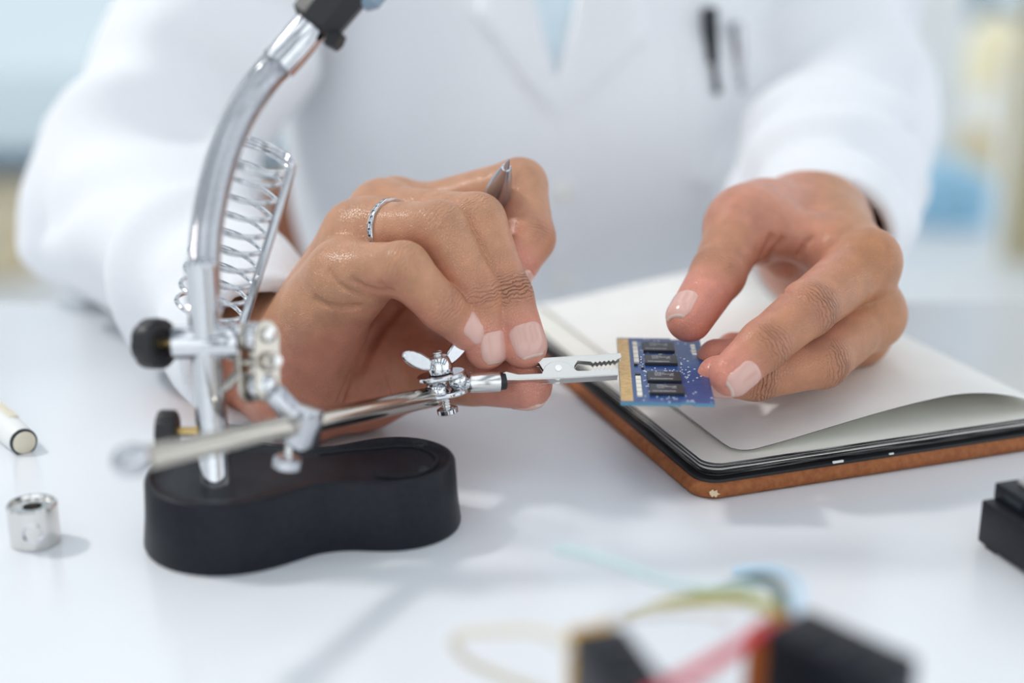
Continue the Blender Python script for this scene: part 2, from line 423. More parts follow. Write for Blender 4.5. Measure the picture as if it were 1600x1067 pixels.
class Hand:
    """palm: (a, ra, b, rb) cones; fingers: chains of (point, radius)"""
    def __init__(s): s.palm = []; s.fing = []; s.grooves = []; s.dors = []; s.extra = []
    def add_palm(s, a, ra, b, rb): s.palm.append((J(*a), ra, J(*b), rb))
    def add_finger(s, pts, dorsal, kpalm=7.0, bumps=(), wr=(.25, .3)):
        s.fing.append(dict(p=[J(*q[:3]) for q in pts], r=[q[3] for q in pts], k=kpalm, n=[np.array(V(*d), dtype=np.float32) for d in dorsal],
                           b=[(J(*q[:3]), q[3]) for q in bumps], wr=wr))
    def finger_d(s, Q, F):
        d = None
        for i in range(len(F['p']) - 1):
            c = cone(Q, F['p'][i], F['p'][i + 1], F['r'][i], F['r'][i + 1])
            # slightly thinner in mid-phalanx
            d = c if d is None else smin(d, c, 2.5)
        for (c, r) in F['b']: d = smin(d, np.linalg.norm(Q - c, axis=1) - r, 5.0)
        return d
    def d(s, Q, groove=True):
        pal = None
        for (a, ra, b, rb) in s.palm:
            c = cone(Q, a, b, ra, rb); pal = c if pal is None else smin(pal, c, 9.0)
        for (c, r, k) in s.extra: pal = smin(pal, np.linalg.norm(Q - c, axis=1) - r, k)
        tot = pal
        for F in s.fing:
            fd = s.finger_d(Q, F)
            tot = smin(tot, np.where(fd < F['k'] + 14, smin(pal, fd, F['k']), fd), .7)
        if groove:
            for (poly, r, k) in s.grooves:
                g = None
                for i in range(len(poly) - 1):
                    c = cone(Q, poly[i], poly[i + 1], r, r); g = c if g is None else np.minimum(g, c)
                tot = smax(tot, -g, k)
        return smax(tot, (TZ * 1000 + .4) - Q[:, 2], 2.0)      # flesh flattens on the desk
    def hit(s, px, py, z0=380.0):
        o = np3(P(px, py, .001)); t = np3(P(px, py, 1.0)); dr = (t - o) / 999.0; z = z0
        for _ in range(120):
            dd = float(s.d((o + dr * z)[None], False)[0])
            z += dd * .8
            if dd < .02 or z > 700: break
        return (o + dr * z).astype(np.float32)
    def groove(s, pxs, r=.8, k=1.6):
        pts = [s.hit(*q) for q in pxs]
        s.grooves.append((pts, r, k))
    def bounds(s):
        A = []
        for (a, ra, b, rb) in s.palm: A += [a - ra, a + ra, b - rb, b + rb]
        for F in s.fing:
            for p, r in zip(F['p'], F['r']): A += [p - r, p + r]
        A = np.array(A); return A.min(0) - 4, A.max(0) + 4
    def mesh(s, vox):
        lo, hi = s.bounds(); return surface_net(s.d, lo, hi, vox)
    def attrs(s, Vv, pal):
        n = len(Vv); best = np.full(n, 1e9); tone = np.zeros((n, 3)); along = np.zeros(n); crease = np.zeros(n)
        dor = np.array(pal['dorsal_c']); palc = np.array(pal['palm_c']); tip = np.array(pal['tip_c']); kn = np.array(pal['knuckle_c'])
        Q = Vv.astype(np.float32)
        hd = np.array(V(*pal['dorsal'])); pc = np.array(J(*pal['centre']))
        dp = (Q - pc) @ hd
        f = np.clip((dp + pal.get('w0', 8)) / 18, 0, 1); f = f * f * (3 - 2 * f)
        tone[:] = palc + (dor - palc) * f[:, None]
        for F in s.fing:
            acc = 0.0; Ls = []
            for i in range(len(F['p']) - 1): Ls.append(acc); acc += np.linalg.norm(F['p'][i + 1] - F['p'][i])
            Ls.append(acc)
            fd = s.finger_d(Q, F); m = (fd < 1.5) & (fd < best + .5)
            if not m.any(): continue
            q = Q[m]; bd = np.full(len(q), 1e9); al = np.zeros(len(q)); dd = np.zeros(len(q))
            for i in range(len(F['p']) - 1):
                a, b = F['p'][i], F['p'][i + 1]; ba = b - a
                tr = (q - a) @ ba / float(ba @ ba); t = np.clip(tr, 0, 1); c = a + t[:, None] * ba
                r = q - c; di = np.linalg.norm(r, axis=1) - (F['r'][i] + (F['r'][i + 1] - F['r'][i]) * t)
                u = di < bd; bd[u] = di[u]
                lim = tr if i == len(F['p']) - 2 else t
                al[u] = Ls[i] + (np.maximum(lim, 0) * np.linalg.norm(ba))[u]
                nn = F['n'][min(i, len(F['n']) - 1)]
                dd[u] = ((r @ nn) / np.maximum(np.linalg.norm(r, axis=1), 1e-3))[u]
            f = np.clip((dd + .35) / .75, 0, 1); f = f * f * (3 - 2 * f)
            col = palc + (dor - palc) * f[:, None]
            cr = np.zeros(len(q)); loc = np.zeros(len(q))
            for j in range(1, len(Ls) - 1):
                d1 = F['p'][j] - F['p'][j - 1]; d2 = F['p'][j + 1] - F['p'][j]
                tj = d1 / np.linalg.norm(d1) + d2 / np.linalg.norm(d2); tj /= np.linalg.norm(tj)
                x = (q - F['p'][j]) @ tj
                nn = F['n'][min(j, len(F['n']) - 1)] + F['n'][min(j - 1, len(F['n']) - 1)]; nn = nn / np.linalg.norm(nn)
                rad = q - F['p'][j]; dj = (rad @ nn) / F['r'][j]
                g = np.exp(-(x / (5.5 if j == 1 else 4.2)) ** 2) * np.clip((dj + .15) / .7, 0, 1) * (np.linalg.norm(rad, axis=1) < 3 * F['r'][j])
                g = g * F['wr'][min(j - 1, len(F['wr']) - 1)] * (1.0 if j > 0 else 0)
                u = g > cr; cr[u] = g[u]; loc[u] = (x + 40 * j)[u]
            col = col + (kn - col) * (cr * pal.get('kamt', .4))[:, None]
            tp = np.clip((al - Ls[-2] - 3) / 13, 0, 1)[:, None]; tp = tp * tp * (3 - 2 * tp)
            col = col + (tip - col) * tp * .95
            fin = np.clip((al - 6) / 16, 0, 1)[:, None]
            fin = fin * np.clip((1.5 - fd[m]) / 2.5, 0, 1)[:, None]
            tone[m] = tone[m] * (1 - fin) + col * fin
            along[m] = loc; crease[m] = cr * (1 - .75 * tp[:, 0]); best[m] = fd[m]
        return tone, along, crease

def nail(hand, F, parent, n, half_w, L, s1=None, up=.3):
    """curved nail plate on the last phalanx"""
    a, b = F['p'][-2], F['p'][-1]; ra, rb = F['r'][-2], F['r'][-1]
    d = (b - a) / np.linalg.norm(b - a); n = np.array(V(*n)); n = n - d * (n @ d); n /= np.linalg.norm(n); sd = np.cross(d, n)
    La = np.linalg.norm(b - a)
    if s1 is None: s1 = rb * .76
    vs_, fs, mi = [], [], []
    NU, NW = 14, 16
    def surf(s, au):
        c = b + d * s; dr = n * math.cos(au) + sd * math.sin(au); t = np.linspace(2, 14, 61)
        dd = hand.finger_d((c + t[:, None] * dr).astype(np.float32), F); i = int(np.argmax(dd > 0))
        return t[i] - .2 * dd[i] / max(dd[i] - dd[i - 1], 1e-4)
    R0 = {u: surf(-.5, u * .15 * half_w) for u in range(-7, 8)}
    for iw in range(NW + 1):
        w = iw / NW; s = s1 - L + L * w
        drop = .0 if s < 0 else .48 * (s / rb) ** 2 * rb
        if w < .3: wd = math.sqrt(max(1 - ((.3 - w) / .3) ** 2, 0)) * .94 + .06
        elif w > .75: wd = math.sqrt(max(1 - ((w - .75) / .36) ** 2, 0))
        else: wd = 1
        for iu in range(NU + 1):
            u = (iu / NU * 2 - 1); au = u * half_w * wd
            lift = up - .55 * max(abs(u) - .8, 0) / .2 - (.6 * max(.14 - w, 0) / .14) - .75 * (max(w - .86, 0) / .14) ** 1.5
            R = (surf(s, au) if s < -.5 else R0[max(-7, min(7, round(u * wd / .15)))]) - drop + lift
            vs_.append(b + d * s + (n * math.cos(au) + sd * math.sin(au)) * R)
    for iw in range(NW):
        for iu in range(NU):
            q = iw * (NU + 1) + iu; fs.append((q, q + 1, q + NU + 2, q + NU + 1)); mi.append(1 if iw >= NW - 1 else 0)
    o = mesh_obj('fingernail', [Vector(p / 1000) for p in vs_], fs, [M_nail, M_nailtip], parent)
    o.data.polygons.foreach_set('material_index', mi)
    so = o.modifiers.new('thick', 'SOLIDIFY'); so.thickness = .0003; so.offset = -1
    bm = bmesh.new(); bm.from_mesh(o.data)
    bm.normal_update()
    bm.faces.ensure_lookup_table()
    if bm.faces[NU * 8 + 7].normal.dot(Vector(n)) < 0: bmesh.ops.reverse_faces(bm, faces=bm.faces[:])
    bm.to_mesh(o.data); bm.free()
    return o

# ------------------------------------------------------------------ the person: two hands
PERSON = thing('person', 'person in white lab coat, gripping a steel clip and a blue circuit board', 'person', (.03, .85, 0))

RH = Hand()       # the hand on the left of the picture, little finger towards the camera
RH.add_palm((452, 575, 34), 17, (536, 432, 10), 11.5)      # little-finger metacarpal
RH.add_palm((462, 600, 30), 16, (505, 500, 14), 15)        # heel of the palm
RH.add_palm((462, 600, 30), 16, (470, 618, 40), 17)
RH.add_palm((450, 560, 42), 17, (560, 372, 26), 12.5)
RH.add_palm((455, 545, 54), 17, (600, 345, 44), 13)
RH.add_palm((465, 545, 66), 16, (655, 352, 62), 13)
RH.add_palm((470, 610, 46), 18, (560, 600, 50), 16)        # ball of the thumb
RH.add_palm((560, 600, 50), 15, (640, 500, 60), 12)        # web
RH.add_palm((364, 552, 62), 21, (455, 570, 44), 20)        # wrist
RH.add_palm((364, 552, 62), 21, (318, 528, 98), 16)
RH.add_palm((362, 530, 74), 17, (425, 525, 56), 17)
RH.add_finger([(536, 430, 8, 11.3), (630, 420, -14, 8.9), (690, 480, -9, 7.4), (731, 518, -3, 6.6)],
              [(-.1, .9, .3), (.5, .6, .6), (.55, .45, .7)], 8)
RH.add_finger([(560, 368, 24, 11.6), (686, 358, 0, 9.6), (748, 465, 0, 8.3), (760, 544, 1, 7.4)],
              [(0, .95, .2), (.75, .45, .4), (.75, .15, .65)], 7, bumps=[(588, 352, 20, 10)], wr=(.22, .45))
RH.add_finger([(600, 340, 42, 12), (744, 348, 13, 10.3), (792, 463, 6, 8.8), (819, 540, 2, 8.0)],
              [(0, .95, .2), (.7, .5, .4), (.45, .2, .85)], 7, bumps=[(600, 330, 42, 11)], wr=(.22, 1.0))
RH.add_finger([(655, 340, 60, 12), (812, 290, 42, 10), (826, 372, 31, 9.4), (792, 434, 22, 8.3)],
              [(0, .95, .2), (.95, .1, .2), (.7, -.5, .4)], 7, bumps=[(618, 318, 58, 10.5)])
RH.add_finger([(560, 590, 52, 17), (655, 572, 50, 15.5), (738, 583, 26, 11.4), (823, 600, 9, 9.0)],
              [(0, -.9, .1), (0, -.9, -.3), (0, -.9, -.3)], 8)

LH = Hand()       # the hand on the right of the picture
LH.add_palm((1270, 350, 92), 20, (1350, 415, 34), 12)
LH.add_palm((1275, 362, 98), 20, (1356, 492, 44), 12)
LH.add_palm((1270, 390, 104), 19, (1338, 520, 62), 12)
LH.add_palm((1260, 410, 108), 18, (1312, 505, 78), 11.5)
LH.add_palm((1235, 350, 92), 18, (1168, 345, 52), 13)      # ball of the thumb
LH.add_palm((1168, 345, 56), 10, (1325, 395, 44), 8)       # web
LH.add_palm((1275, 365, 100), 21, (1290, 372, 160), 22)    # wrist
LH.add_palm((1290, 372, 160), 22, (1310, 362, 215), 25)
LH.add_finger([(1350, 413, 34, 11.6), (1262, 482, 2, 9.6), (1194, 538, -8, 8.4), (1143, 585, -12, 7.4)],
              [(.6, -.3, .6), (.55, -.4, .7), (.55, -.4, .7)], 7, wr=(.75, .6))
LH.add_finger([(1358, 492, 42, 11.6), (1284, 562, 14, 9.8), (1180, 587, 5, 8.4), (1122, 588, 2, 7.2)],
              [(.7, -.5, .4), (.4, -.75, .5), (.2, -.8, .5)], 7, wr=(.7, .8))
LH.add_finger([(1340, 520, 60, 11.5), (1262, 556, 40, 9.2), (1180, 562, 26, 8), (1120, 560, 18, 7)],
              [(.7, -.5, .4), (.4, -.75, .5), (.2, -.8, .5)], 7)
LH.add_finger([(1315, 505, 76, 11), (1250, 536, 62, 8.4), (1192, 548, 50, 7.2), (1145, 546, 40, 6.4)],
              [(.7, -.5, .4), (.4, -.75, .5), (.2, -.8, .5)], 7)
LH.add_finger([(1190, 345, 70, 15), (1152, 362, 52, 11.6), (1122, 428, 30, 9.8), (1077, 498, 14, 8.2)],
              [(-.7, .5, .2), (-.75, .4, .45), (-.75, .4, .5)], 8)

LH.extra.append((J(1226, 398, 74), 9.0, 5.0)); LH.extra.append((J(1364, 400, 28), 8.5, 5.0)); LH.extra.append((J(1366, 490, 40), 10.0, 5.0))
RH.extra.append((J(548, 455, 4), 11.5, 7.0))
for g, r, k in (([(493, 467), (506, 476), (531, 481), (562, 479)], .9, 1.6), ([(514, 423), (527, 443), (557, 460)], .6, 1.5), ([(551, 436), (572, 450), (597, 456), (612, 454)], .7, 1.5),
                ([(622, 480), (594, 511), (573, 552), (558, 587), (545, 628)], 1.3, 2.6), ([(548, 585), (536, 612), (526, 635)], .8, 2.0),
                ([(594, 440), (602, 455)], .6, 1.2)):
    RH.groove(g, r, k)
for g, r, k in (([(1214, 459), (1225, 457), (1238, 461)], .5, 1.0), ([(1268, 372), (1258, 382), (1246, 400)], .7, 1.6),
                ([(1205, 372), (1198, 385), (1190, 400)], .8, 2.0), ([(1222, 375), (1208, 392), (1200, 410)], .8, 2.0)):
    LH.groove(g, r, k)
VOX = .7
skinR = dict(dorsal=(-.35, .85, .25), centre=(500, 480, 40), dorsal_c=(.57, .285, .16), palm_c=(.58, .235, .15), tip_c=(.80, .33, .255), knuckle_c=(.34, .14, .075), w0=6)
skinL = dict(dorsal=(.75, .1, .1), centre=(1300, 430, 70), dorsal_c=(.49, .215, .10), palm_c=(.58, .255, .165), tip_c=(.78, .29, .22), knuckle_c=(.24, .09, .05), w0=10)
vr, fr_ = RH.mesh(VOX); vl, fl_ = LH.mesh(VOX)
at_r = RH.attrs(vr, skinR); at_l = LH.attrs(vl, skinL)
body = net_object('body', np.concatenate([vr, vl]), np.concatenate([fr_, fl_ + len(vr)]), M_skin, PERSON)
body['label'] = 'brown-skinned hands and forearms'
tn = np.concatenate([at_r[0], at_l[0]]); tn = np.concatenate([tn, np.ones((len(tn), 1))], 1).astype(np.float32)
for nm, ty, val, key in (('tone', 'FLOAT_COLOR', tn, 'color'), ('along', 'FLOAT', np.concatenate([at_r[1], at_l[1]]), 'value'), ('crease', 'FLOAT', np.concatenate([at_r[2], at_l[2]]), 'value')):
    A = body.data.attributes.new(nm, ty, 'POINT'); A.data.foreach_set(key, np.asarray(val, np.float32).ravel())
nail(RH, RH.fing[0], PERSON, (.48, .45, .76), 1.05, 11.5)
nail(RH, RH.fing[1], PERSON, (.60, .15, .78), 1.0, 12)
nail(RH, RH.fing[2], PERSON, (.30, .22, .93), .95, 12.5)
nail(RH, RH.fing[3], PERSON, (.6, -.6, .3), .9, 11)
nail(RH, RH.fing[4], PERSON, (0, -.8, -.6), .9, 13)
nail(LH, LH.fing[0], PERSON, (.62, -.35, .68), 1.0, 12.5)
nail(LH, LH.fing[1], PERSON, (.2, -.9, .3), .9, 11)
nail(LH, LH.fing[2], PERSON, (.2, -.9, .3), .9, 11)
nail(LH, LH.fing[3], PERSON, (.2, -.9, .3), .9, 9)
nail(LH, LH.fing[4], PERSON, (-.66, .60, .45), .95, 12.5)

# ------------------------------------------------------------------ the person: clothes (distance fields, millimetres)
def M3(x, y, h): return np.array([x, y, TZ * 1000 + h], np.float32)     # h above the desk top
def waves(Q, seed, n, lam0, lam1):
    rs = np.random.RandomState(seed); o = 0
    for _ in range(n):
        k = rs.normal(size=3); k /= np.linalg.norm(k); lam = rs.uniform(lam0, lam1)
        o = o + np.sin((Q @ k.astype(np.float32)) * (2 * PI / lam) + rs.uniform(0, 6.28))
    return o / n ** .5
TX = 22.0
def torso(Q, off=0.0):
    S = np.array([1, 1.55, 1], np.float32)
    c = lambda a, b, ra, rb: cone(Q * S, a * S, b * S, ra + off, rb + off) / 1.15
    d = c(M3(TX, 826, -130), M3(TX, 826, 60), 145, 140)
    d = smin(d, c(M3(TX, 828, 60), M3(TX, 835, 180), 142, 140), 40)
    d = smin(d, cone(Q, M3(TX - 95, 850, 255), M3(TX + 95, 850, 255), 62 + off, 62 + off), 60)
    return smin(d, cone(Q, M3(TX, 850, 260), M3(TX, 855, 330), 62 + off, 58 + off), 30)
SH_R, EL_R, WR_R = M3(-88, 840, 255), M3(-186, 690, 50), np3(P(407, 556, .520))
SH_L, EL_L, WR_L = M3(158, 850, 255), M3(172, 790, 58), np3(P(1287, 385, .602))
def fold(Q, a, b, n, amp, seed):
    ba = (b - a) / np.linalg.norm(b - a); t = (Q - a) @ ba
    return amp * np.sin(t / n + 1.6 * waves(Q, seed, 3, 70, 140))
def coat(Q):
    d = torso(Q)
    d = d + 1.6 * waves(Q, 3, 5, 60, 160)
    front = Q[:, 1] < 850
    x, z = Q[:, 0], Q[:, 2] - TZ * 1000
    # placket and lapels stand proud of the front
    def poly(pts):
        m = None
        for i in range(len(pts)):
            (x0, z0), (x1, z1) = pts[i], pts[(i + 1) % len(pts)]
            L = math.hypot(x1 - x0, z1 - z0); e = ((x - x0) * (z1 - z0) - (z - z0) * (x1 - x0)) / L
            m = e if m is None else np.maximum(m, e)
        return m
    base = torso(Q)
    for pts, h in LAPELS:
        m = poly(pts)
        d = smin(d, np.where(front, smax(base - h, m, 3.0), 1e3), 2.0)
    for pts, h in POCKETS:
        m = poly(pts); d = np.minimum(d, np.where(front, smax(base - h, m, 2.0), 1e3))
    m = poly(VNECK)
    d = np.where(front, smax(d, -smax(m, -(base + 9), 2), 3.0), d)
    # sleeves
    for (sh, el, wr, sd, r0, r1, rf, r2) in ((SH_R, EL_R, WR_R, 5, 46, 52, 41, 29.5), (SH_L, EL_L, WR_L, 8, 54, 56, 56, 32)):
        u = smin(cone(Q, sh, el, r0, r1), cone(Q, el, wr, rf, r2), 25)
        ax = (wr - el) / np.linalg.norm(wr - el)
        fade = np.clip(-((Q - wr) @ ax) / 50, .12, 1)
        u = u + fade * (fold(Q, sh, el, 11.0, 3.6, sd) + fold(Q, el, wr, 12.0, 3.4, sd + 1) + 3.4 * waves(Q, sd + 2, 4, 50, 110))
        u = smax(u, (Q - wr) @ ax, 3)                             # cuff is cut square
        inn = cone(Q, wr - ax * 45, wr + ax * 20, r2 - 6.5, r2 - 5.5)
        u = smax(u, -inn, 2)
        d = smin(d, u, 9.0)
    # nothing pushes through the desk
    Q2 = Q
    slab = np.maximum(np.maximum(Q2[:, 2] - (TZ * 1000 + 1), -(Q2[:, 2] - (TZ * 1000 - 34))), Q2[:, 1] - (DESK_Y * 1000 + 2))
    return smax(d, -slab, 2)
def zx(px, py, Z=.735):
    p = P(px, py, Z); return (p.x * 1000, (p.z - TZ) * 1000)
def ring_cw(pts):       # polygon sign: negative inside
    a = sum(pts[i][0] * pts[(i + 1) % len(pts)][1] - pts[(i + 1) % len(pts)][0] * pts[i][1] for i in range(len(pts)))
    return pts if a > 0 else pts[::-1]
VNECK = ring_cw([zx(822, -60), zx(866, 112), zx(912, -60), zx(866, -400)])
LAPELS = [(ring_cw([zx(770, -60), zx(745, 20), zx(864, 185), zx(880, 150), zx(826, -60)]), 5.0),
          (ring_cw([zx(905, -60), zx(866, 125), zx(868, 190), zx(1005, 60), zx(985, -60)]), 5.0),
          (ring_cw([zx(856, 150), zx(856, 900), zx(905, 900), zx(905, 150)]), 3.0)]
POCKETS = [(ring_cw([zx(1062, 58), zx(1075, 300), zx(1215, 300), zx(1215, 52)]), 3.4)]
vc, fc = surface_net(coat, M3(-300, 440, -360), M3(300, 1010, 350), 2.8)
c_o = net_object('lab_coat', vc, fc, M_coat, PERSON); c_o['label'] = 'white cotton lab coat with lapels, cuffs and chest pocket'
vc, fc = surface_net(lambda Q: smax(torso(Q, -6.0), -(Q[:, 2] - TZ * 1000 + 100), 4), M3(-230, 620, -120), M3(280, 1010, 350), 6.0)
s_o = net_object('shirt', vc, fc, M_shirt, PERSON); s_o['label'] = 'pale blue shirt showing in the neck of the coat'
for (px, py) in ((880, 300), (880, 440)):
    o_ = P(px, py, .60); q_ = P(px, py, .80)
    pts_ = np.array([np3(o_.lerp(q_, t)) for t in np.linspace(0, 1, 300)], np.float32)
    i_ = int(np.argmax(coat(pts_) < 0)); c_ = Vector([float(v) / 1000 for v in pts_[max(i_ - 1, 0)]])
    MB().lathe(c_ + Vector((0, -.0008, 0)), (0, 1, 0), [(0, .005), (.0006, .0062), (.0022, .0062)], 18).build('button', M_white, PERSON)

# ------------------------------------------------------------------ helping-hand stand
def base_outline(grow=0.0, n=88):
    c1, r1 = Vector((-.0885, .4090)), .0258 + grow
    c2, r2 = Vector((-.0365, .4200)), .0184 + grow
    mid = c1.lerp(c2, .52); out = []; ab = c2 - c1
    sm = lambda p, q, k: min(p, q) - (max(k - abs(p - q), 0) / k) ** 2 * k * .25
    for i in range(n):
        a = 2 * PI * i / n; d = Vector((math.cos(a), math.sin(a))); lo, hi = 0.0, .12
        for _ in range(30):
            t = (lo + hi) / 2; q = mid + d * t
            tt = max(0.1, min(.9, (q - c1).dot(ab) / ab.length_squared))
            w = (q - (c1 + ab * tt)).length - (.0150 + grow)
            v = sm(sm((q - c1).length - r1, (q - c2).length - r2, .012), w, .012)
            if v < 0: lo = t
            else: hi = t
        out.append(mid + d * lo)
    return out
BH = .0225
ST = thing('helping_hand_stand', 'helping hand soldering stand with black base, chrome gooseneck, coil holder and clip arm', 'stand', T(335, 745, 0))
def loft(levels, closed_top=True, closed_bot=True):
    m = MB(); n = len(levels[0][0]); v = []; f = []
    for (pts, z) in levels: v += [Vector((p.x, p.y, TZ + z)) for p in pts]
    for i in range(len(levels) - 1):
        for k in range(n): f.append((i * n + k, i * n + (k + 1) % n, (i + 1) * n + (k + 1) % n, (i + 1) * n + k))
    if closed_bot: f.append(tuple(reversed(range(n))))
    if closed_top: f.append(tuple(range((len(levels) - 1) * n, len(levels) * n)))
    return m.add(v, f)
lv = [(base_outline(.0010), 0), (base_outline(.0014), .0012), (base_outline(.0004), .010), (base_outline(-.0002), BH - .0012), (base_outline(-.0008), BH - .0002), (base_outline(-.0014), BH),
      (base_outline(-.0020), BH), (base_outline(-.0025), BH - .0006), (base_outline(-.0030), BH - .0012), (base_outline(-.0080), BH - .0013)]
bs = loft(lv).build('base', M_black, ST, angle=50); bs['label'] = 'black peanut-shaped plastic base'
# raised lip of the tray in the small lobe and two screws
lip = []
for k in range(29):
    a = math.radians(118 - 236 * k / 28); lip.append(Vector((-.0368 + .0128 * math.cos(a), .4197 + .0128 * math.sin(a), TZ + BH - .0010)))
MB().tube([Vector((-.062, .4255, TZ + BH - .001))] + [Vector((-.052, .4290, TZ + BH - .001))] + lip, .0006, 8).build('tray_lip', M_black, bs)
for q in (T(655, 691, BH), T(660, 729, BH)):
    MB().lathe(q - Vector((0, 0, .0016)), (0, 0, 1), [(0, .0018), (.0007, .0018), (.0011, .0012)], 16).build('screw', M_dark, bs)
# chrome post
foot = T(337, 745, BH); PX, PY = foot.x, foot.y
MB().lathe(Vector((PX, PY, TZ + BH - .004)), (0, 0, 1), [(0, .0050), (.004, .0050), (.0045, .0048), (.072, .0048), (.073, .0040)], 32).build('post', M_chrome, ST)
# gooseneck: ribbed flexible tube
gp = [Vector((PX, PY, TZ + BH + .058)), P(321, 478, .425), P(319, 415, .425), P(324, 350, .425), P(335, 290, .426), P(352, 232, .428), P(376, 178, .431), P(408, 130, .434), P(432, 103, .436)]
g = spline(gp, 60); rad = []
for i in range(len(g)):
    rad.append(.0049 + .00032 * math.sin(i * 2 * PI / 5.0))
MB().tube(g, rad, 24).build('gooseneck', M_chrome, ST, angle=80)
gt = [g[-1], P(452, 82, .437), P(476, 54, .438), P(503, 20, .438)]
MB().tube(spline(gt, 6), [.0049, .0058, .0058] + [.0058] * 16, 28).build('gooseneck_sleeve', M_chrome, ST)
hd = (gt[-1] - gt[-2]).normalized()
h0 = P(487, 42, .4380)
MB().lathe(h0, hd, [(0, .0062), (.0015, .0086), (.018, .0092), (.022, .0085)], 8).build('lamp_socket', M_black2, ST, angle=30)
MB().lathe(h0 + hd * .001 + V(.85, -.5, .3) * .0072 - hd * .001, V(.8, -.55, .2), [(0, .0035), (.004, .0030)], 6).build('set_screw', M_black2, ST, angle=30)
MB().lathe(h0 + hd * .012 + V(.8, -.3, .0) * .0078, hd, [(0, .003), (.003, .0052), (.016, .0052), (.020, .003)], 20).build('lamp_bulb', M_glassb, ST)
# soldering-iron coil and its rod
ca, cb = P(328, 494, .470), P(397, 250, .4475)
d, x, y = frame(cb - ca, V(1, 0, 0)); L = (cb - ca).length
pts = []; turns = 9.3; NS = int(turns * 36)
for i in range(NS + 73):
    if i <= NS:
        t = i / NS; w = 2 * PI * turns * t; r = .0118 + .0006 * t
        pts.append(ca + d * (L * t) + (x * math.cos(w) + y * math.sin(w)) * r)
    else:
        w = 2 * PI * (turns + (i - NS) / 36); r = .0124
        pts.append(ca + d * (L + .0011 * (i - NS) / 36) + (x * math.cos(w) + y * math.sin(w)) * r)
MB().tube(pts, .00078, 8).build('coil', M_chrome, ST, angle=80)
MB().tube([P(379, 512, .459), P(385, 490, .457), P(455, 266, .4375), P(457, 254, .4370)], .0015, 12).build('coil_rod', M_chrome, ST)
MB().tube(spline([P(378, 514, .459), P(372, 524, .452), P(356, 527, .438), P(345, 527, .433)], 5), .0017, 12).build('coil_bracket', M_chrome, ST)
# upper collar with knob
yc = Vector((PX, PY, 0)); cz = P(318, 527, .43).z
cc = Vector((PX, PY, cz)); cax = V(1, .03, .0)
MB().lathe(cc - cax * .0100, cax, [(0, .0042), (.0006, .0052), (.0160, .0052), (.0168, .0056), (.020, .0056), (.0206, .0048)], 32).build('collar', M_chrome, ST)
def knob(c, ax, r, th, n, name='knob', m=None):
    return MB().lathe(c, ax, [(0, r * .80), (th * .12, r * .97), (th * .25, r), (th * .8, r), (th * .95, r * .93), (th, r * .8), (th, r * .55), (th - .0008, r * .5)], n * 6,
                      noncirc=lambda w: 1 - .05 * (1 - abs(math.cos(w * n / 2))) ** 2).build(name, m or M_black2, ST, angle=28)
kx = V(-.85, -.03, -.5)
k0 = cc - cax * .0102
MB().cyl(k0 + cax * .002, k0 + kx * .0045, .0013, 14).build('knob_screw', M_brass, ST)
knob(k0 + kx * .0105, -kx, .0078, .0070, 8)
# lower knob with a brass screw
l0 = Vector((PX, PY, P(330, 668, .438).z)); lx = V(-1, .02, .05)
scr = []
for i in range(61): scr.append((.004 + .012 * i / 60, .00135 + .00025 * (1 if (i // 3) % 2 else -1)))
MB().lathe(l0, lx, scr, 16).build('knob_screw', M_brass, ST, angle=60)
knob(l0 + lx * .0105, lx, .0066, .0062, 14, 'thumb_knob')
# vertical ball clamp beside the post
def wing_nut(c, ax, hint, size, parent, m, spin=0):
    d, x, y = frame(ax, hint)
    wn = MB().lathe(c, d, [(0, size * .42), (size * .18, size * .45), (size * .5, size * .36), (size * .55, size * .30)], 20).build('wing_nut', m, parent)
    for s in (-1, 1):
        out = x * s; rise = (out * .80 + d * .60).normalized(); inp = (d * .80 - out * .60).normalized()
        pl = []
        for k in range(22):
            a = 2 * PI * k / 22; u = .55 + .55 * math.cos(a); wv = .30 * math.sin(a) * (.70 + .36 * u)
            pl.append((u * size * 1.25, wv * size))
        MB().prism(pl, c + out * size * .16 + d * size * .16, rise, inp, y, size * .20).build('wing', m, wn, bevel=size * .07)
    return wn
def plates(c, along, nor, L, w, gap, th, m, parent):
    along = (along - nor * along.dot(nor)).normalized(); side = nor.cross(along)
    for s in (-1, 1):
        MB().prism(stadium(L, w), c + nor * s * gap / 2, along, side, nor, th).build('clamp_plate', m, parent, bevel=th * .3)
j1 = P(404, 565, .424); n1 = V(.80, .05, .60)
MB().cyl(cc + cax * .009, P(375, 522, .428), .0032, 18, bev=.0006).build('ball_stem', M_chrome, ST)
MB().ball(P(398, 527, .4265), .0046, 20).build('ball', M_chrome, ST)
plates(j1, V(.04, 1, 0), n1, .0245, .0100, .0070, .0012, M_nickel, ST)
MB().cyl(j1 - n1 * .008, j1 + n1 * .0085, .0016, 14).build('clamp_bolt', M_steel, ST)
MB().lathe(j1 + n1 * .0042, n1, [(0, .0030), (.0012, .0030), (.002, .0022)], 20).build('bolt_head', M_nickel, ST)
for q in (-.0078, .0078):
    MB().lathe(j1 + V(.04, 1, 0) * q + n1 * .0042, n1, [(-.001, .0026), (.0006, .0024), (.001, .0012)], 18).build('ball_seat', M_steel, ST)
wing_nut(j1 - n1 * .0045 + V(0, 0, 1) * .001, -n1, V(-.35, -1, .3), .0072, ST, M_nickel)
MB().ball(P(410, 602, .423), .0046, 20).build('ball', M_chrome, ST)
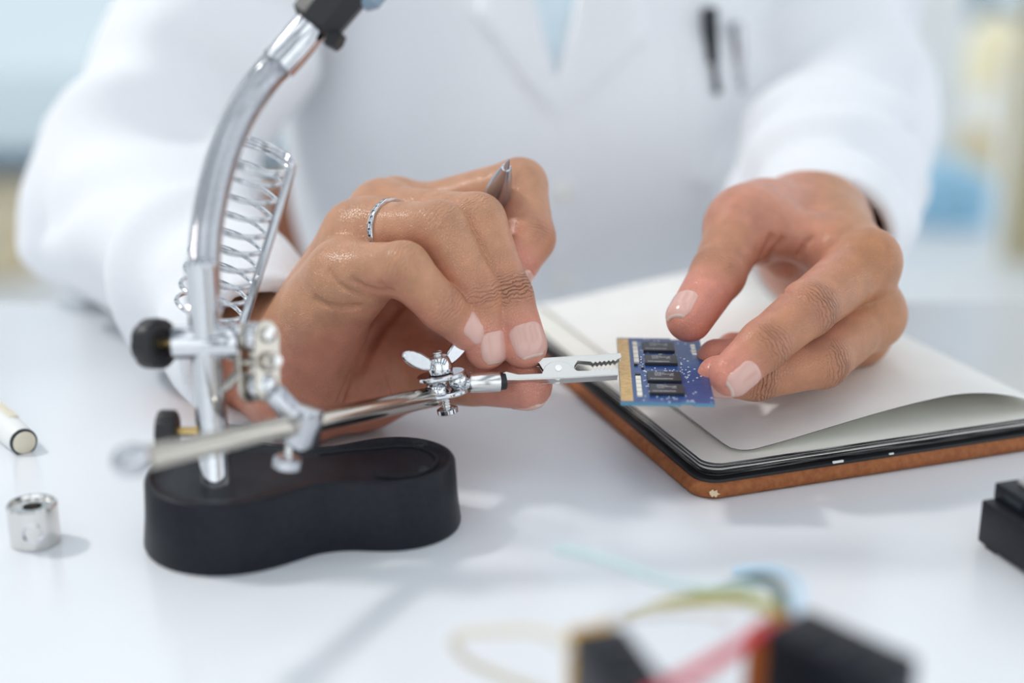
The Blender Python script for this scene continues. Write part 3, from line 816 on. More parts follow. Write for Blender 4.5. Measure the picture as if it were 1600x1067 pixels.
# clip arm
a0, a1 = P(203, 720, .372), P(678, 619, .4785)
ad = (a1 - a0).normalized()
MB().cyl(a0, a1, .0034, 28, bev=.0006).build('clip_arm', M_nickel, ST)
MB().lathe(a0 - ad * .001, ad, [(-.0036, .0012), (-.003, .0030), (-.001, .0042), (.0015, .0046), (.004, .0042), (.0055, .0034)], 24).build('arm_end', M_cast, ST)
# sliding clamp on the arm
tA = 0.60
sc_ = P(490, 668, .4215); sd_, sx_, sy_ = frame(ad, V(.2, 1, .2))
tt = (sc_ - a0).dot(ad); sc_ = a0 + ad * tt
MB().box(sc_, .0088, .0128, .0118, (sd_, sx_, sy_), bev=.0014).build('arm_clamp', M_cast, ST)
MB().cyl(sc_ + sx_ * .001, P(428, 612, .4225), .0036, 22, bev=.0007).build('clamp_stem', M_cast, ST)
MB().cyl(sc_ - sx_ * .004 - sd_ * .003, sc_ - sx_ * .0105 - sd_ * .003, .0013, 12).build('clamp_screw', M_steel, ST)
MB().lathe(sc_ - sx_ * .0095 - sd_ * .003, -sx_, [(0, .0036), (.0006, .0044), (.0034, .0044), (.004, .0036)], 20, noncirc=lambda w: 1 - .06 * abs(math.cos(w * 6))).build('thumb_screw', M_cast, ST, angle=30)
# end joint: two plates, bolt, wing nut
j2 = P(692, 600, .4795); n2 = V(-.16, .96, .22); al2 = V(.93, .30, .05)
plates(j2, al2, n2, .0168, .0125, .0060, .0017, M_chrome, ST)
MB().ball(P(681, 612, .4785), .0040, 20).build('ball', M_chrome, ST)
MB().ball(P(716, 594, .480), .0036, 20).build('ball', M_chrome, ST)
thr = [(-.0095 + .021 * i / 80, .00150 + .00014 * (1 if (i // 2) % 2 else -1)) for i in range(81)]
MB().lathe(j2, n2, thr, 16).build('clamp_bolt', M_steel, ST, angle=70)
MB().lathe(j2 - n2 * .0105, n2, [(0, .0030), (.0004, .0036), (.0018, .0036), (.0022, .0030)], 24).build('bolt_head', M_chrome, ST)
MB().box(j2 - n2 * .0104, .0062, .0009, .0006, (V(1, .2, .3), V(0, .3, 1), n2)).build('bolt_slot', M_dark, ST)
wing_nut(j2 + n2 * .0042, n2, V(-.86, 0, .5), .0100, ST, M_chrome)
# socket collar and alligator clip
q0, q1 = P(733, 598, .4805), P(781, 596, .4825)
MB().cyl(j2 + al2 * .003, q0, .0022, 16).build('ball_stem', M_chrome, ST)
MB().cyl(q0, q1, .00355, 28, bev=.0004).build('clip_socket', M_steel, ST)
MB().cyl(q1 - (q1 - q0) * .05, P(789, 595, .483), .0030, 24).build('clip_sleeve', M_black2, ST)
CZ = .4845
def clip_pt(cx, cy): return P(620 + cx / 4.2105, 500 + cy / 4.2105, CZ)
co = clip_pt(1063, 333); cX = (clip_pt(1450, 312) - clip_pt(700, 350)).normalized(); cN = V(0, .32, .95); cN = (cN - cX * cN.dot(cX)).normalized(); cY = cN.cross(cX)
def c2(pts):
    out = []
    for (cx, cy) in pts:
        q = clip_pt(cx, cy) - co; out.append((q.dot(cX), q.dot(cY)))
    return out
teeth_u = []
for i in range(6): teeth_u += [(1450 - i * 29, 268 + i * 3), (1436 - i * 29, 283 + i * 3)]
teeth_l = []
for i in range(7): teeth_l += [(1275 + i * 27, 348), (1288 + i * 27, 326)]
up = [(905, 262), (1474, 226), (1478, 255)] + teeth_u + [(1275, 284), (1190, 276), (1168, 312), (1165, 352), (1063, 420), (985, 392), (962, 340), (935, 292), (905, 288)]
lo_ = [(686, 372), (720, 355), (800, 376), (955, 370), (975, 318), (1010, 290), (1063, 280), (1118, 292), (1160, 330), (1185, 352), (1262, 352)] + teeth_l + [(1452, 386), (1100, 408), (800, 418), (700, 416), (676, 398)]
for nm, pl, dz in (('upper_jaw', up, .0022), ('lower_jaw', lo_, .0026)):
    j = MB()
    for s in (-1, 1): j.prism(c2(pl), co + cN * s * dz, cX, cY, cN, .0005)
    if nm == 'upper_jaw':
        e = c2([(905, 258), (1472, 222), (1472, 232), (905, 268)]); j.prism(e, co, cX, cY, cN, dz * 2 + .0005)
    else:
        e = c2([(690, 408), (1100, 398), (1450, 376), (1450, 385), (1100, 408), (700, 417)]); j.prism(e, co, cX, cY, cN, dz * 2 + .0005)
    j.build(nm, M_clip, ST, smooth=False, bevel=.00012)
MB().cyl(co - cN * .0032, co + cN * .0032, .0009, 14).build('pivot_pin', M_steel, ST)
MB().lathe(co + cN * .0028, cN, [(0, .0011), (.0005, .0011), (.0005, .0006), (.0002, .0005)], 18).build('pivot_rivet', M_chrome, ST)
spg = []
for i in range(73):
    w = 2 * PI * 3 * i / 72; spg.append(co + cN * (-.0015 + .003 * i / 72) + (cX * math.cos(w) + cY * math.sin(w)) * .0019)
MB().tube(spg, .00035, 6).build('spring', M_dark, ST)

# ------------------------------------------------------------------ memory module
BHGT = .038
bn, bf = T(970, 628, BHGT), T(963.5, 524, BHGT)
bv = (bf - bn); bv.z = 0; bv = bv.normalized(); bu = Vector((bv.y, -bv.x, 0)); bw = Vector((0, 0, 1))
BL, BWD, BT = .0676, .0302, .0012
MM = thing('memory_module', 'blue laptop memory board with black chips and gold contact edge, held in fingers', 'circuit board', bn)
def bpt(u, v, w=0): return bn + bu * u + bv * v + bw * w
def BX(name, u0, u1, v0, v1, w0, w1, m, parent, bev=0.0):
    return MB().box(bpt((u0 + u1) / 2, (v0 + v1) / 2, (w0 + w1) / 2), u1 - u0, v1 - v0, w1 - w0, (bu, bv, bw), bev=bev).build(name, m, parent, smooth=False)
def build_pcb():
    N, L_, B = nodes(M_pcb)
    tc = N.new('ShaderNodeTexCoord')
    # copper traces and solder specks
    w = N.new('ShaderNodeTexVoronoi'); w.inputs['Scale'].default_value = 420; L_.new(tc.outputs['Object'], w.inputs['Vector'])
    lt = N.new('ShaderNodeMath'); lt.operation = 'LESS_THAN'; lt.inputs[1].default_value = .17; L_.new(w.outputs['Distance'], lt.inputs[0])
    nz = N.new('ShaderNodeTexNoise'); nz.inputs['Scale'].default_value = 90; L_.new(tc.outputs['Object'], nz.inputs['Vector'])
    gt_ = N.new('ShaderNodeMath'); gt_.operation = 'GREATER_THAN'; gt_.inputs[1].default_value = .52; L_.new(nz.outputs['Fac'], gt_.inputs[0])
    mu = N.new('ShaderNodeMath'); mu.operation = 'MULTIPLY'; L_.new(lt.outputs[0], mu.inputs[0]); L_.new(gt_.outputs[0], mu.inputs[1])
    cr = N.new('ShaderNodeValToRGB'); cr.color_ramp.elements[0].position = .38; cr.color_ramp.elements[1].position = .62
    cr.color_ramp.elements[0].color = (.010, .035, .15, 1); cr.color_ramp.elements[1].color = (.03, .09, .27, 1)
    wv = N.new('ShaderNodeTexWave'); wv.inputs['Scale'].default_value = 260; wv.inputs['Distortion'].default_value = 9; wv.inputs['Detail'].default_value = 1
    wv.bands_direction = 'Y'; L_.new(tc.outputs['Object'], wv.inputs['Vector']); L_.new(wv.outputs['Fac'], cr.inputs[0])
    mx = N.new('ShaderNodeMix'); mx.data_type = 'RGBA'; L_.new(mu.outputs[0], mx.inputs[0]); L_.new(cr.outputs[0], mx.inputs[6]); mx.inputs[7].default_value = (.8, .84, .9, 1)
    L_.new(mx.outputs[2], B.inputs['Base Color'])
build_pcb()
pc = MB()
# board outline with the end notches
outl = [(0, 0), (BWD, 0), (BWD, BL), (0, BL)]
outl = [(0, 0), (.0192, 0), (.0196, .0014), (.0232, .0014), (.0236, 0), (BWD, 0), (BWD, BL), (.0236, BL), (.0232, BL - .0014), (.0196, BL - .0014), (.0192, BL), (0, BL)]
pc.prism(outl, bn - bw * (BT / 2), bu, bv, bw, BT)
pcb = pc.build('board', [M_pcb, M_pcbedge], MM, smooth=False)
pcb.data.polygons.foreach_set('material_index', [0, 0] + [1] * (len(pcb.data.polygons) - 2))
gc = MB()
for (va, vb) in ((.0010, BL - .0010),):
    n_ = int((vb - va) / .0006)
    for i in range(n_): gc.box(bpt(.0021, va + (i + .5) * .0006, .00004), .0040, .00047, .00008, (bu, bv, bw))
gco = gc.build('gold_contacts', M_gold, MM, smooth=False); gco['kind'] = 'stuff'
M_chiptop = mat('chip_print', (.022, .022, .026), .42)
def build_chip():
    N, L_, B = nodes(M_chiptop)
    uv = N.new('ShaderNodeUVMap'); sx = N.new('ShaderNodeSeparateXYZ'); L_.new(uv.outputs[0], sx.inputs[0])
    def rng(sock, a, b):
        g1 = N.new('ShaderNodeMath'); g1.operation = 'GREATER_THAN'; g1.inputs[1].default_value = a; L_.new(sock, g1.inputs[0])
        l1 = N.new('ShaderNodeMath'); l1.operation = 'LESS_THAN'; l1.inputs[1].default_value = b; L_.new(sock, l1.inputs[0])
        m_ = N.new('ShaderNodeMath'); m_.operation = 'MULTIPLY'; L_.new(g1.outputs[0], m_.inputs[0]); L_.new(l1.outputs[0], m_.inputs[1]); return m_.outputs[0]
    def mul(a, b):
        m_ = N.new('ShaderNodeMath'); m_.operation = 'MULTIPLY'; L_.new(a, m_.inputs[0]); L_.new(b, m_.inputs[1]); return m_.outputs[0]
    def mx_(a, b):
        m_ = N.new('ShaderNodeMath'); m_.operation = 'MAXIMUM'; L_.new(a, m_.inputs[0]); L_.new(b, m_.inputs[1]); return m_.outputs[0]
    nz = N.new('ShaderNodeTexNoise'); nz.inputs['Scale'].default_value = 1; nz.inputs['Detail'].default_value = 1
    mp = N.new('ShaderNodeMapping'); mp.inputs['Scale'].default_value = (46, 26, 1); L_.new(uv.outputs[0], mp.inputs['Vector']); L_.new(mp.outputs[0], nz.inputs['Vector'])
    gl = N.new('ShaderNodeMath'); gl.operation = 'GREATER_THAN'; gl.inputs[1].default_value = .5; L_.new(nz.outputs['Fac'], gl.inputs[0])
    rows = None
    for (y0, y1, x0, x1) in ((.80, .88, .22, .52), (.66, .74, .22, .78), (.52, .60, .22, .42), (.52, .60, .66, .80), (.66, .80, .72, .80), (.14, .24, .08, .76)):
        r = mul(rng(sx.outputs[1], y0, y1), rng(sx.outputs[0], x0, x1)); rows = r if rows is None else mx_(rows, r)
    f = mul(rows, gl.outputs[0])
    m_ = N.new('ShaderNodeMix'); m_.data_type = 'RGBA'; L_.new(f, m_.inputs[0]); m_.inputs[6].default_value = (.022, .022, .026, 1); m_.inputs[7].default_value = (.5, .5, .53, 1)
    L_.new(m_.outputs[2], B.inputs['Base Color'])
build_chip()
def chip(u0, u1, v0, v1):
    h = .0011
    v = [bpt(u, w_, z) for z in (0.0001, h) for (u, w_) in ((u0, v0), (u1, v0), (u1, v1), (u0, v1))]
    o = mesh_obj('chip', v, [(3, 2, 1, 0), (4, 5, 6, 7), (0, 1, 5, 4), (1, 2, 6, 5), (2, 3, 7, 6), (3, 0, 4, 7)], [M_chip, M_chiptop], MM, smooth=False)
    o.data.polygons.foreach_set('material_index', [0, 1, 0, 0, 0, 0])
    ul = o.data.uv_layers.new(name='UVMap')
    for k, (a, b) in enumerate(((0, 0), (1, 0), (1, 1), (0, 1))): ul.data[o.data.polygons[1].loop_start + k].uv = (a, b)
    return o
for (v0, v1, u0) in ((.0065, .0150, .0096), (.0185, .0275, .0094), (.0365, .0455, .0092), (.0505, .0600, .0090)):
    chip(u0, u0 + .0112, v0, v1)
def comp(u, v, du, dv, h, m=None, ends=True):
    c = BX('component', u - du / 2, u + du / 2, v - dv / 2, v + dv / 2, 0.0, h, m or M_ceram, MM)
    return c
for (va, vb, n_) in ((.0045, .0245, 5), (.0385, .0620, 5)):
    for i in range(n_):
        v_ = va + (vb - va) * (i + .5) / n_
        comp(.0063, v_, .0017, (vb - va) / n_ * .84, .0006)
for i in range(4): comp(.0270, .0485 + i * .0032, .0016, .0024, .0006, M_ceram if i % 2 else M_solder)
comp(.0063, .0262, .0018, .0012, .0006, M_chip); comp(.0060, .0366, .0012, .0010, .0006, M_chip); comp(.0082, .0330, .0010, .0008, .0005, M_chip)
rs = random.Random(9)
for i in range(80):
    u_, v_ = rs.choice([(.0078 + rs.random() * .0018, rs.uniform(.003, .062)), (.0212 + rs.random() * .004, rs.uniform(.003, .045)), (rs.uniform(.008, .026), rs.uniform(.0290, .0355)), (rs.uniform(.005, .024), rs.uniform(.0015, .0055)), (rs.uniform(.009, .021), rs.choice([.0165, .048]) + rs.uniform(-.0008, .0008))])
    MB().lathe(bpt(u_, v_, 0), bw, [(0, .00035), (.0002, .00034), (.0003, .0002)], 8).build('solder_dot', M_solder, MM)

# ------------------------------------------------------------------ notebook
nC, nB, nA = T(1096, 786, 0), T(1600, 707, 0), T(889, 600, 0)
ex = (nB - nC); ex.z = 0; ex.normalize(); ey = Vector((-ex.y, ex.x, 0)); ez = Vector((0, 0, 1))
nO = Vector((nC.x, nC.y, TZ)) - ex * .001
NB = thing('notebook', 'open notebook with brown leather cover and black-edged cream pages under the hand', 'notebook', nO)
NW, NL = .150, .205
def rrect(x0, x1, y0, y1, r, n=8):
    out = []
    for (cx, cy, a0_) in ((x0 + r, y0 + r, 180), (x1 - r, y0 + r, 270), (x1 - r, y1 - r, 0), (x0 + r, y1 - r, 90)):
        for k in range(n + 1):
            a = math.radians(a0_ + 90 * k / n); out.append((cx + r * math.cos(a), cy + r * math.sin(a)))
    return out
def nloft(levels):
    m = MB(); n = len(levels[0][0]); v = []; f = []
    for (pts, z) in levels: v += [nO + ex * p[0] + ey * p[1] + ez * z for p in pts]
    for i in range(len(levels) - 1):
        for k in range(n): f.append((i * n + k, i * n + (k + 1) % n, (i + 1) * n + (k + 1) % n, (i + 1) * n + k))
    f.append(tuple(reversed(range(n)))); f.append(tuple(range((len(levels) - 1) * n, len(levels) * n)))
    return m.add(v, f)
RC = .009
cov = [(rrect(.0016, NW - .0016, .0016, NL - .0016, RC - .0012), .0000), (rrect(.0004, NW - .0004, .0004, NL - .0004, RC), .0009), (rrect(0, NW, 0, NL, RC), .0025),
       (rrect(.0005, NW - .0005, .0005, NL - .0005, RC), .0042), (rrect(.0016, NW - .0016, .0016, NL - .0016, RC - .001), .0052)]
cv = nloft(cov).build('cover', M_leather, NB, angle=70); cv['label'] = 'padded brown leather cover'
nloft([(rrect(.0022, NW - .0014, .0022, NL - .0014, RC - .001), .0050), (rrect(.0024, NW - .0014, .0024, NL - .0014, RC - .001), .0062)]).build('cover_lining', M_lining, NB, angle=40)
# page block: separate leaves with black edges
PT = .0062
nl = 5
for i in range(nl):
    z0 = PT + i * .00088; z1 = z0 + .00088
    jx = .0054 + .0006 * math.sin(i * 2.1); jy = .0052 + .0007 * math.cos(i * 1.7)
    lf = nloft([(rrect(jx, NW - .001, jy, NL - .004, .0065), z0), (rrect(jx + .0001, NW - .001, jy + .0001, NL - .004, .0065), z1)]).build('leaf', [M_pedge, M_cream], NB, angle=30)
    mi = [0] * len(lf.data.polygons); mi[-1] = 1; mi[-2] = 0
    for p_ in lf.data.polygons:
        if p_.normal.z > .9: mi[p_.index] = 1
    lf.data.polygons.foreach_set('material_index', mi)
PTOP = PT + nl * .00088
MB().box(nO + ex * .0545 + ey * .0024 + ez * .0064, .0042, .0006, .0007, (ex, ey, ez)).build('paper_fleck', M_paper, NB, smooth=False)
MB().box(nO + ex * .076 + ey * .0023 + ez * .0064, .0018, .0005, .0005, (ex, ey, ez)).build('paper_fleck', M_paper, NB, smooth=False)
# worn spot on the leather corner
def cover_spot(px, py, rr, name):
    c = T(px, py, .0030); nn = (-ex * .5 - ey * .75 + ez * .2).normalized()
    pl = [(rr * (1 + .3 * math.sin(k * 2.3)) * math.cos(k * .524), rr * .7 * (1 + .35 * math.cos(k * 3.1)) * math.sin(k * .524)) for k in range(12)]
    u_ = nn.cross(ez).normalized(); w_ = u_.cross(nn)
    MB().prism(pl, c, u_, w_, nn, .0003).build(name, M_scuff, cv, smooth=False)
cover_spot(1116, 771, .0016, 'worn_spot')
# the lifted page: arches up to the right
pg = MB(); NX, NY = 60, 40; top = []; bot = []
def page_h(s, t):
    e = max(0, min(1, s)); b = math.sin(PI * min(e / .80, 1.0) ** 1.15 * .62) / math.sin(PI * .5)
    arch = .0108 * (math.sin(min(e, .92) / .92 * PI * .60) ** 1.35)
    if e > .62: arch -= .010 * ((e - .62) / .38) ** 2
    return PTOP + .0012 + arch * (1 - .15 * t)
x0p, y0p = .0185, .0095
rcn = .0075
for iy in range(NY + 1):
    for ix in range(NX + 1):
        s = ix / NX; t = iy / NY
        X = x0p + s * (NW - .002 - x0p); Y = y0p + t * (NL - .006 - y0p)
        # rounded near corner
        if X - x0p < rcn and Y - y0p < rcn:
            dx_ = rcn - (X - x0p); dy_ = rcn - (Y - y0p); m_ = max(dx_, dy_); hy = math.hypot(dx_, dy_)
            if hy > 1e-9: k_ = m_ / hy; X = x0p + rcn - dx_ * k_; Y = y0p + rcn - dy_ * k_
        q = nO + ex * X + ey * Y + ez * page_h((X - x0p) / (NW - x0p), t)
        top.append(q + ez * .00011); bot.append(q - ez * .00011)
f = []; n_ = NX + 1; mi = []
for iy in range(NY):
    for ix in range(NX):
        q = iy * n_ + ix; f.append((q, q + 1, q + n_ + 1, q + n_)); mi.append(0)
off = len(top)
for iy in range(NY):
    for ix in range(NX):
        q = off + iy * n_ + ix; f.append((q + n_, q + n_ + 1, q + 1, q)); mi.append(0)
bd = [i for i in range(n_)] + [i * n_ + NX for i in range(1, NY + 1)] + [NY * n_ + i for i in range(NX - 1, -1, -1)] + [i * n_ for i in range(NY - 1, 0, -1)]
for k in range(len(bd)):
    a, b = bd[k], bd[(k + 1) % len(bd)]; f.append((a, a + off, b + off, b)); mi.append(1)
po = mesh_obj('lifted_page', top + bot, f, [M_paper, M_lining], NB, angle=50); po.data.polygons.foreach_set('material_index', mi)

# ------------------------------------------------------------------ pen in the hand, finger ring, pocket pens
pt, pe = P(795, 250, .498), P(722, 470, .572)
pd = (pe - pt).normalized()
PN = thing('pen', 'silver ballpoint pen sticking up between the fingers', 'pen', pe)
MB().lathe(pt, pd, [(0, .00025), (.0006, .00055), (.0040, .0012), (.0041, .00125)], 20).build('pen_tip', M_penmetal, PN)
MB().lathe(pt + pd * .0040, pd, [(0, .0013), (.0002, .0019), (.0012, .0021), (.006, .0034), (.012, .0046), (.018, .0052), (.022, .0054), (.070, .0054), (.094, .0048), (.096, .004)], 32).build('pen_barrel', M_penmetal, PN)
MB().lathe(pt + pd * .0995, pd, [(0, .0022), (.008, .0022), (.009, .0016)], 18).build('push_button', M_chrome, PN)
F = RH.fing[1]; ra_, rb_ = F['p'][0], F['p'][1]
rd = Vector([float(v) for v in (rb_ - ra_)]).normalized(); rc_ = np3(P(610, 356, .497))
t_ = float((rc_ - ra_) @ (rb_ - ra_)) / float((rb_ - ra_) @ (rb_ - ra_)); rc_ = ra_ + (rb_ - ra_) * t_
rdn, rx, ry = frame(rd, V(0, 1, .2)); ring_pts = []
RGN = 64; vv = []; ff = []
for k in range(RGN):
    w = 2 * PI * k / RGN; dr = rx * math.cos(w) + ry * math.sin(w); drn = np.array(dr, np.float32)
    ts = np.linspace(4, 16, 121); dd_ = RH.finger_d((rc_ + ts[:, None] * drn).astype(np.float32), F); i_ = int(np.argmax(dd_ > 0)); R = float(ts[i_])
    for (s, o_) in ((-1.25, -.3), (-1.25, .55), (-1.0, .75), (1.0, .75), (1.25, .55), (1.25, -.3)):
        q = Vector([float(v) for v in rc_]) + rdn * s + dr * (R + o_); vv.append(q / 1000)
for k in range(RGN):
    k2 = (k + 1) % RGN
    for j in range(6): ff.append((k * 6 + j, k2 * 6 + j, k2 * 6 + (j + 1) % 6, k * 6 + (j + 1) % 6))
RG = thing('finger_ring', 'thin silver ring with engraved pattern worn on a finger', 'ring', Vector([float(v) / 1000 for v in rc_]))
mesh_obj('band', vv, ff, M_chrome, RG, angle=40)
for k in range(RGN):
    if k % 2: continue
    w = 2 * PI * k / RGN; dr = rx * math.cos(w) + ry * math.sin(w)
    q = sum((vv[k * 6 + j] for j in (2, 3)), Vector()) / 2
    tg = rdn.cross(dr)
    MB().prism([(-.0006, -.0002), (0, .00035), (.0006, -.0002), (.0002, -.0005), (-.0002, -.0005)], q, rdn, tg, dr, .00012).build('engraving', M_dark, RG, smooth=False)

def on_coat(px, py):
    o_ = P(px, py, .60); q_ = P(px, py, .84)
    pts_ = np.array([np3(o_.lerp(q_, t)) for t in np.linspace(0, 1, 500)], np.float32)
    i_ = int(np.argmax(coat(pts_) < 0)); return Vector([float(v) / 1000 for v in pts_[max(i_ - 1, 0)]])
for (p0, p1, capm, lab) in (((1110, 22), (1120, 140), M_penblk, 'pen with black cap and steel clip in the chest pocket'), ((1152, 40), (1160, 140), M_cast, 'silver pen with steel clip in the chest pocket, beside the coat sleeve')):
    a = on_coat(p0[0], 62) + Vector((0, -.003, 0)); b = on_coat(*p1) + Vector((0, -.0012, 0))
    top_ = a + Vector((-.001, 0, .016 if capm is M_penblk else .009))
    o = thing('pocket_pen', lab, 'pen', b, 'pens in the chest pocket')
    MB().cyl(top_ + Vector((0, .004, 0)), a + Vector((.001, .004, -.012)), .0042, 18, bev=.001).build('pen_cap', capm, o)
    MB().tube(spline([top_ + Vector((0, .002, -.001)), top_ + Vector((0, -.003, -.002)), a + Vector((.0, -.002, 0)), a.lerp(b, .5) + Vector((0, -.0015, 0)), b], 6), .0016 if capm is M_penblk else .0014, 10).build('pen_clip', M_dark if capm is M_penblk else M_cast, o)
    MB().ball(b, .0024 if capm is M_penblk else .0018, 14).build('clip_end', M_dark if capm is M_penblk else M_cast, o)

# ------------------------------------------------------------------ small things on the desk
mc = T(50, 855, 0); mc = Vector((mc.x, mc.y + .004, TZ))
BSH = thing('metal_bushing', 'short polished steel bushing standing alone on the desk', 'metal part', mc)
MB().lathe(mc, (0, 0, 1), [(0, .0072), (.0006, .0077), (.0128, .0077), (.0134, .0073), (.0134, .0066), (.0122, .0062), (.0121, .0030), (.0050, .0026)], 40).build('body', M_steel, BSH, angle=30)
dr_ = V(.25, 0, 1); dr_.z = 0; dr_.normalize()
MB().lathe(mc + Vector((0, 0, .0062)) + dr_ * .0070, dr_, [(-.003, .0008), (.0002, .0030), (.0009, .0034), (.0010, .0030), (-.001, .0012)], 20, caps=False).build('sparkle_cone', M_chrome, BSH)  # chrome cone put in for the sparkle on the front

te = T(40, 693, .004)
tdir = (T(-60, 610, .004) - te); tdir.z = 0; tdir.normalize()
TL = thing('screwdriver', 'white handled hand tool with dark end lying at the desk edge', 'tool', te)
MB().lathe(te, tdir, [(0, .0026), (.0006, .0040), (.0016, .0044), (.0028, .0045)], 20).build('end_cap', M_bone, TL)
MB().lathe(te + tdir * .0012, tdir, [(0, .0044), (.0002, .0049), (.0012, .0050), (.0014, .0045)], 24).build('end_band', M_dark, TL)
MB().lathe(te + tdir * .0028, tdir, [(0, .0044), (.004, .0052), (.020, .0056), (.060, .0056), (.085, .0048), (.088, .003)], 24).build('handle', M_white, TL)
sdt = tdir.cross(Vector((0, 0, 1)))
MB().box(te + tdir * .040 + Vector((0, 0, .0048)) + sdt * .0016, .05, .004, .0022, (tdir, sdt, Vector((0, 0, 1))), bev=.0008).build('grip_inlay', M_bone, TL)
MB().cyl(te + tdir * .088, te + tdir * .125, .0016, 12).build('blade', M_steel, TL)

# black drive caddy at the right edge
ga = T(1526, 850, 0); gb = T(1604, 903, 0)
gx = (gb - ga); gx.z = 0; gx.normalize(); gy = Vector((-gx.y, gx.x, 0))
if gy.x < 0: gy = -gy
GB = thing('connector_block', 'black plastic connector block with grey top at the right edge of the desk', 'electronic part', ga)
def GX(name, x0, x1, y0, y1, z0, z1, m, bev=.0006):
    return MB().box(Vector((ga.x, ga.y, TZ)) + gx * (x0 + x1) / 2 + gy * (y0 + y1) / 2 + Vector((0, 0, (z0 + z1) / 2)), x1 - x0, y1 - y0, z1 - z0, (gx, gy, Vector((0, 0, 1))), bev=bev).build(name, m, GB)
GX('base_block', 0, .058, 0, .030, .0012, .0152, M_black)
GX('upper_block', .0, .056, .0042, .030, .0150, .0205, M_black)
GX('top_plate', .003, .054, .010, .029, .0203, .0222, mat('grey_plate', (.42, .42, .42), .4))
for i in range(4): GX('contact_slot', .006 + i * .012, .014 + i * .012, .0038, .0046, .0165, .0192, M_dark, 0)
for i in range(3): GX('foot', .003 + i * .022, .008 + i * .022, .001, .029, 0, .0014, M_black2, 0)
GX('red_mark', .004, .008, .012, .016, .0222, .0226, mat('red_mark', (.6, .12, .08), .5), 0)

# two black plugs with wires close to the camera
M_w = {k: mat('wire_' + k, c, .4) for k, c in dict(white=(.80, .78, .74), cream=(.74, .68, .56), teal=(.55, .70, .71), olive=(.42, .38, .06), red=(.62, .02, .05), blue=(.55, .72, .86), green=(.04, .11, .10)).items()}
def plug(corner, along, side, L, Wd, Hh, label, endm, endname):
    o = thing('wired_plug', label, 'connector', corner, 'wired plugs near the camera')
    up_ = Vector((0, 0, 1)); c0 = Vector((corner.x, corner.y, TZ))
    MB().box(c0 + along * (L / 2) + side * (Wd / 2) + up_ * (Hh / 2), L, Wd, Hh, (along, side, up_), bev=.0012).build('housing', M_black, o)
    MB().box(c0 - along * .0030 + side * (Wd / 2) + up_ * (Hh * .55), .0064, Wd * .86, Hh * .80, (along, side, up_), bev=.0010).build(endname, endm, o)
    for k in range(3):
        MB().box(c0 + along * (L * .3 + k * .008) + side * (Wd / 2) + up_ * (Hh + .0002), .002, Wd * .7, .0012, (along, side, up_), bev=.0003).build('rib', M_black2, o)
    return o, c0
def wire(o, pts, k, r=.0011): MB().tube(spline(pts, 8), r, 10).build('wire', M_w[k], o)
PHH = .046
c1_ = T(893, 988, PHH); al1 = (T(985, 1120, PHH) - c1_); al1.z = 0; al1.normalize(); sd1 = Vector((-al1.y, al1.x, 0))
if sd1.x < 0: sd1 = -sd1
p1_, q1_ = plug(c1_, al1, sd1, .034, .0120, PHH, 'black wired plug with amber end, nearest the picture bottom', M_amber, 'amber_end')
c2_ = T(1262, 948, PHH); al2_ = (T(1448, 1030, PHH) - c2_); al2_.z = 0; al2_.normalize(); sd2 = Vector((al2_.y, -al2_.x, 0))
p2_, q2_ = plug(c2_, al2_, sd2, .0285, .0150, PHH, 'black wired plug with orange end and red wire, at lower right', M_orange, 'orange_end')
e1 = c1_ + sd1 * .003 + Vector((0, 0, -.006)); e2 = c2_ + sd2 * .005 + Vector((0, 0, -.005)) - al2_ * .004
wire(p1_, [e1, e1 - al1 * .008 + Vector((-.006, 0, .001)), T(790, 985, .036), T(712, 995, .030), T(735, 1035, .024), T(860, 1085, .016)], 'cream')
wire(p1_, [e1 + sd1 * .003, e1 - al1 * .008 + Vector((.005, 0, .003)), T(1010, 958, .040), T(1090, 955, .042), T(1140, 966, .043)], 'white')
wire(p2_, [e2, T(1190, 988, .044), T(1130, 1025, .046), T(1050, 1072, .046), T(1000, 1100, .045)], 'red', .0015)
wire(p2_, [e2 - sd2 * .002, T(1205, 950, .044), T(1150, 935, .040), T(1060, 940, .030), T(980, 965, .020)], 'olive', .0015)
wire(p2_, [e2 - sd2 * .003, T(1190, 935, .042), T(1160, 917, .040), T(1110, 920, .037), T(1040, 908, .034), T(940, 872, .031), T(868, 857, .030)], 'teal', .0013)
wire(p2_, [e2 - sd2 * .004, T(1215, 918, .040), T(1185, 905, .034), T(1140, 915, .026), T(1110, 925, .020)], 'green', .0016)
wire(p2_, [e2 - sd2 * .0045, T(1250, 925, .040), T(1240, 905, .032), T(1205, 888, .020), T(1150, 892, .010)], 'blue', .0016)

# ------------------------------------------------------------------ behind the person
CHR = thing('chair', 'brown wooden chair behind the person', 'chair', (.03, 1.02, 0))
for x in (-.165, .225):
    MB().box((x, 1.055, .366), .04, .035, .732, bev=.006).build('leg', M_wood, CHR)
    MB().box((x, .70, .215), .04, .04, .43, bev=.006).build('leg', M_wood, CHR)
MB().box((.03, .88, .445), .44, .42, .035, bev=.010).build('seat', M_wood, CHR)
MB().box((.03, 1.055, .655), .42, .024, .12, bev=.008).build('backrest', M_wood, CHR)
MB().box((.03, 1.055, .54), .40, .022, .06, bev=.006).build('back_rail', M_wood, CHR)

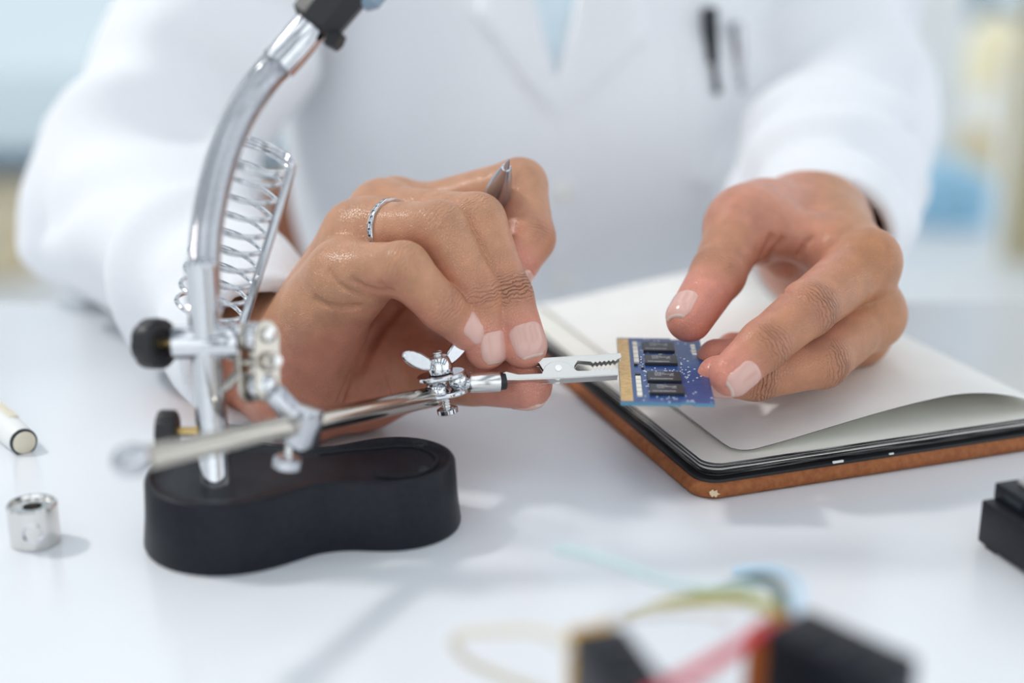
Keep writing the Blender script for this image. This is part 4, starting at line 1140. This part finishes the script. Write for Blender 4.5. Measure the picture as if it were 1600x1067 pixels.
def bx_thing(name, label, cat, c, sx, sy, sz, m, parts=()):
    o = thing(name, label, cat, (c[0], c[1], c[2] - sz / 2))
    MB().box(c, sx, sy, sz, bev=.01).build('body', m, o)
    for (pn, pc_, ps, pm) in parts: MB().box(pc_, *ps, bev=.004).build(pn, pm, o)
    return o
def G(px, py, Y):             # point of the picture on the upright plane y = Y
    u = (px - 800) / FPX; v = (py - 533.5) / FPX; dr = RIGHT * u - UP * v + FWD; return Vector((0, 0, TZ + CH)) + dr * (Y / dr.y)
def upright(name, label, cat, px0, px1, py0, py1, Y, dep, m, partm=None):
    a = G(px0, py1, Y); b = G(px1, py0, Y); z0 = 0.0
    parts = []
    if partm:
        w = (b.x - a.x); h = b.z - z0
        parts = [('front', ((a.x + b.x) / 2, Y - .006, z0 + h * .5), (w * .9, .012, h * .8), partm), ('handle', ((a.x + b.x) / 2, Y - .02, z0 + h * .75), (w * .3, .02, .015), M_mull)]
    return bx_thing(name, label, cat, ((a.x + b.x) / 2, Y + dep / 2, (z0 + b.z) / 2), b.x - a.x, dep, b.z - z0, m, parts)
upright('storage_bin', 'light blue storage bin on the floor behind the person', 'bin', 1440, 1556, 278, 352, 3.95, .3, M_blue, M_blue)
upright('cabinet', 'low teal cabinet standing behind the blue bin', 'cabinet', 1360, 1490, 135, 262, 4.85, .35, M_teal, M_teal)
upright('cardboard_box', 'beige box standing beside the teal cabinet', 'box', 1502, 1566, 205, 275, 4.7, .25, M_pale, M_pale)
DB = thing('drawing_board', 'tilted pale yellow board beside the curtain', 'board', (G(1530, 240, 4.4).x, 4.4, 0))
bq = [G(1484, 100, 4.4), G(1560, 12, 4.4), G(1600, 60, 4.5), G(1530, 150, 4.5)]
dbm = MB(); nb_ = (bq[1] - bq[0]).cross(bq[2] - bq[0]).normalized()
dbm.add([q + nb_ * .012 for q in bq] + [q - nb_ * .012 for q in bq], [(0, 1, 2, 3), (7, 6, 5, 4), (0, 4, 5, 1), (1, 5, 6, 2), (2, 6, 7, 3), (3, 7, 4, 0)])
dbm.build('panel', M_curt, DB, smooth=False)
for q in (bq[0].lerp(bq[3], .5), bq[1].lerp(bq[2], .5)): MB().box((q.x, q.y + .02, q.z / 2), .03, .03, q.z, bev=.004).build('leg', M_pale, DB)
CU = thing('curtain', 'sunlit warm white curtain at the right edge', 'curtain', (G(1590, 420, 3.5).x, 3.5, 0))
a = G(1562, 418, 3.5); b = G(1760, 0, 3.5); vv = []; ff = []
for i in range(41):
    x = a.x + (b.x - a.x) * i / 40; yy = 3.5 + .02 * math.sin(i * 1.25)
    vv += [(x, yy, max(a.z, .02)), (x, yy, 2.4)]
for i in range(40): ff.append((2 * i, 2 * i + 2, 2 * i + 3, 2 * i + 1))
co_ = mesh_obj('fabric', vv, ff, M_curt, CU); so_ = co_.modifiers.new('thick', 'SOLIDIFY'); so_.thickness = .006
MB().cyl((a.x - .05, 3.5, 2.42), (b.x + .05, 3.5, 2.42), .012, 14).build('curtain_rail', M_mull, CU)
upright('wooden_stool', 'small brown box by the window at the left edge', 'box', -60, 22, 345, 392, 3.4, .3, M_pale, M_pale)
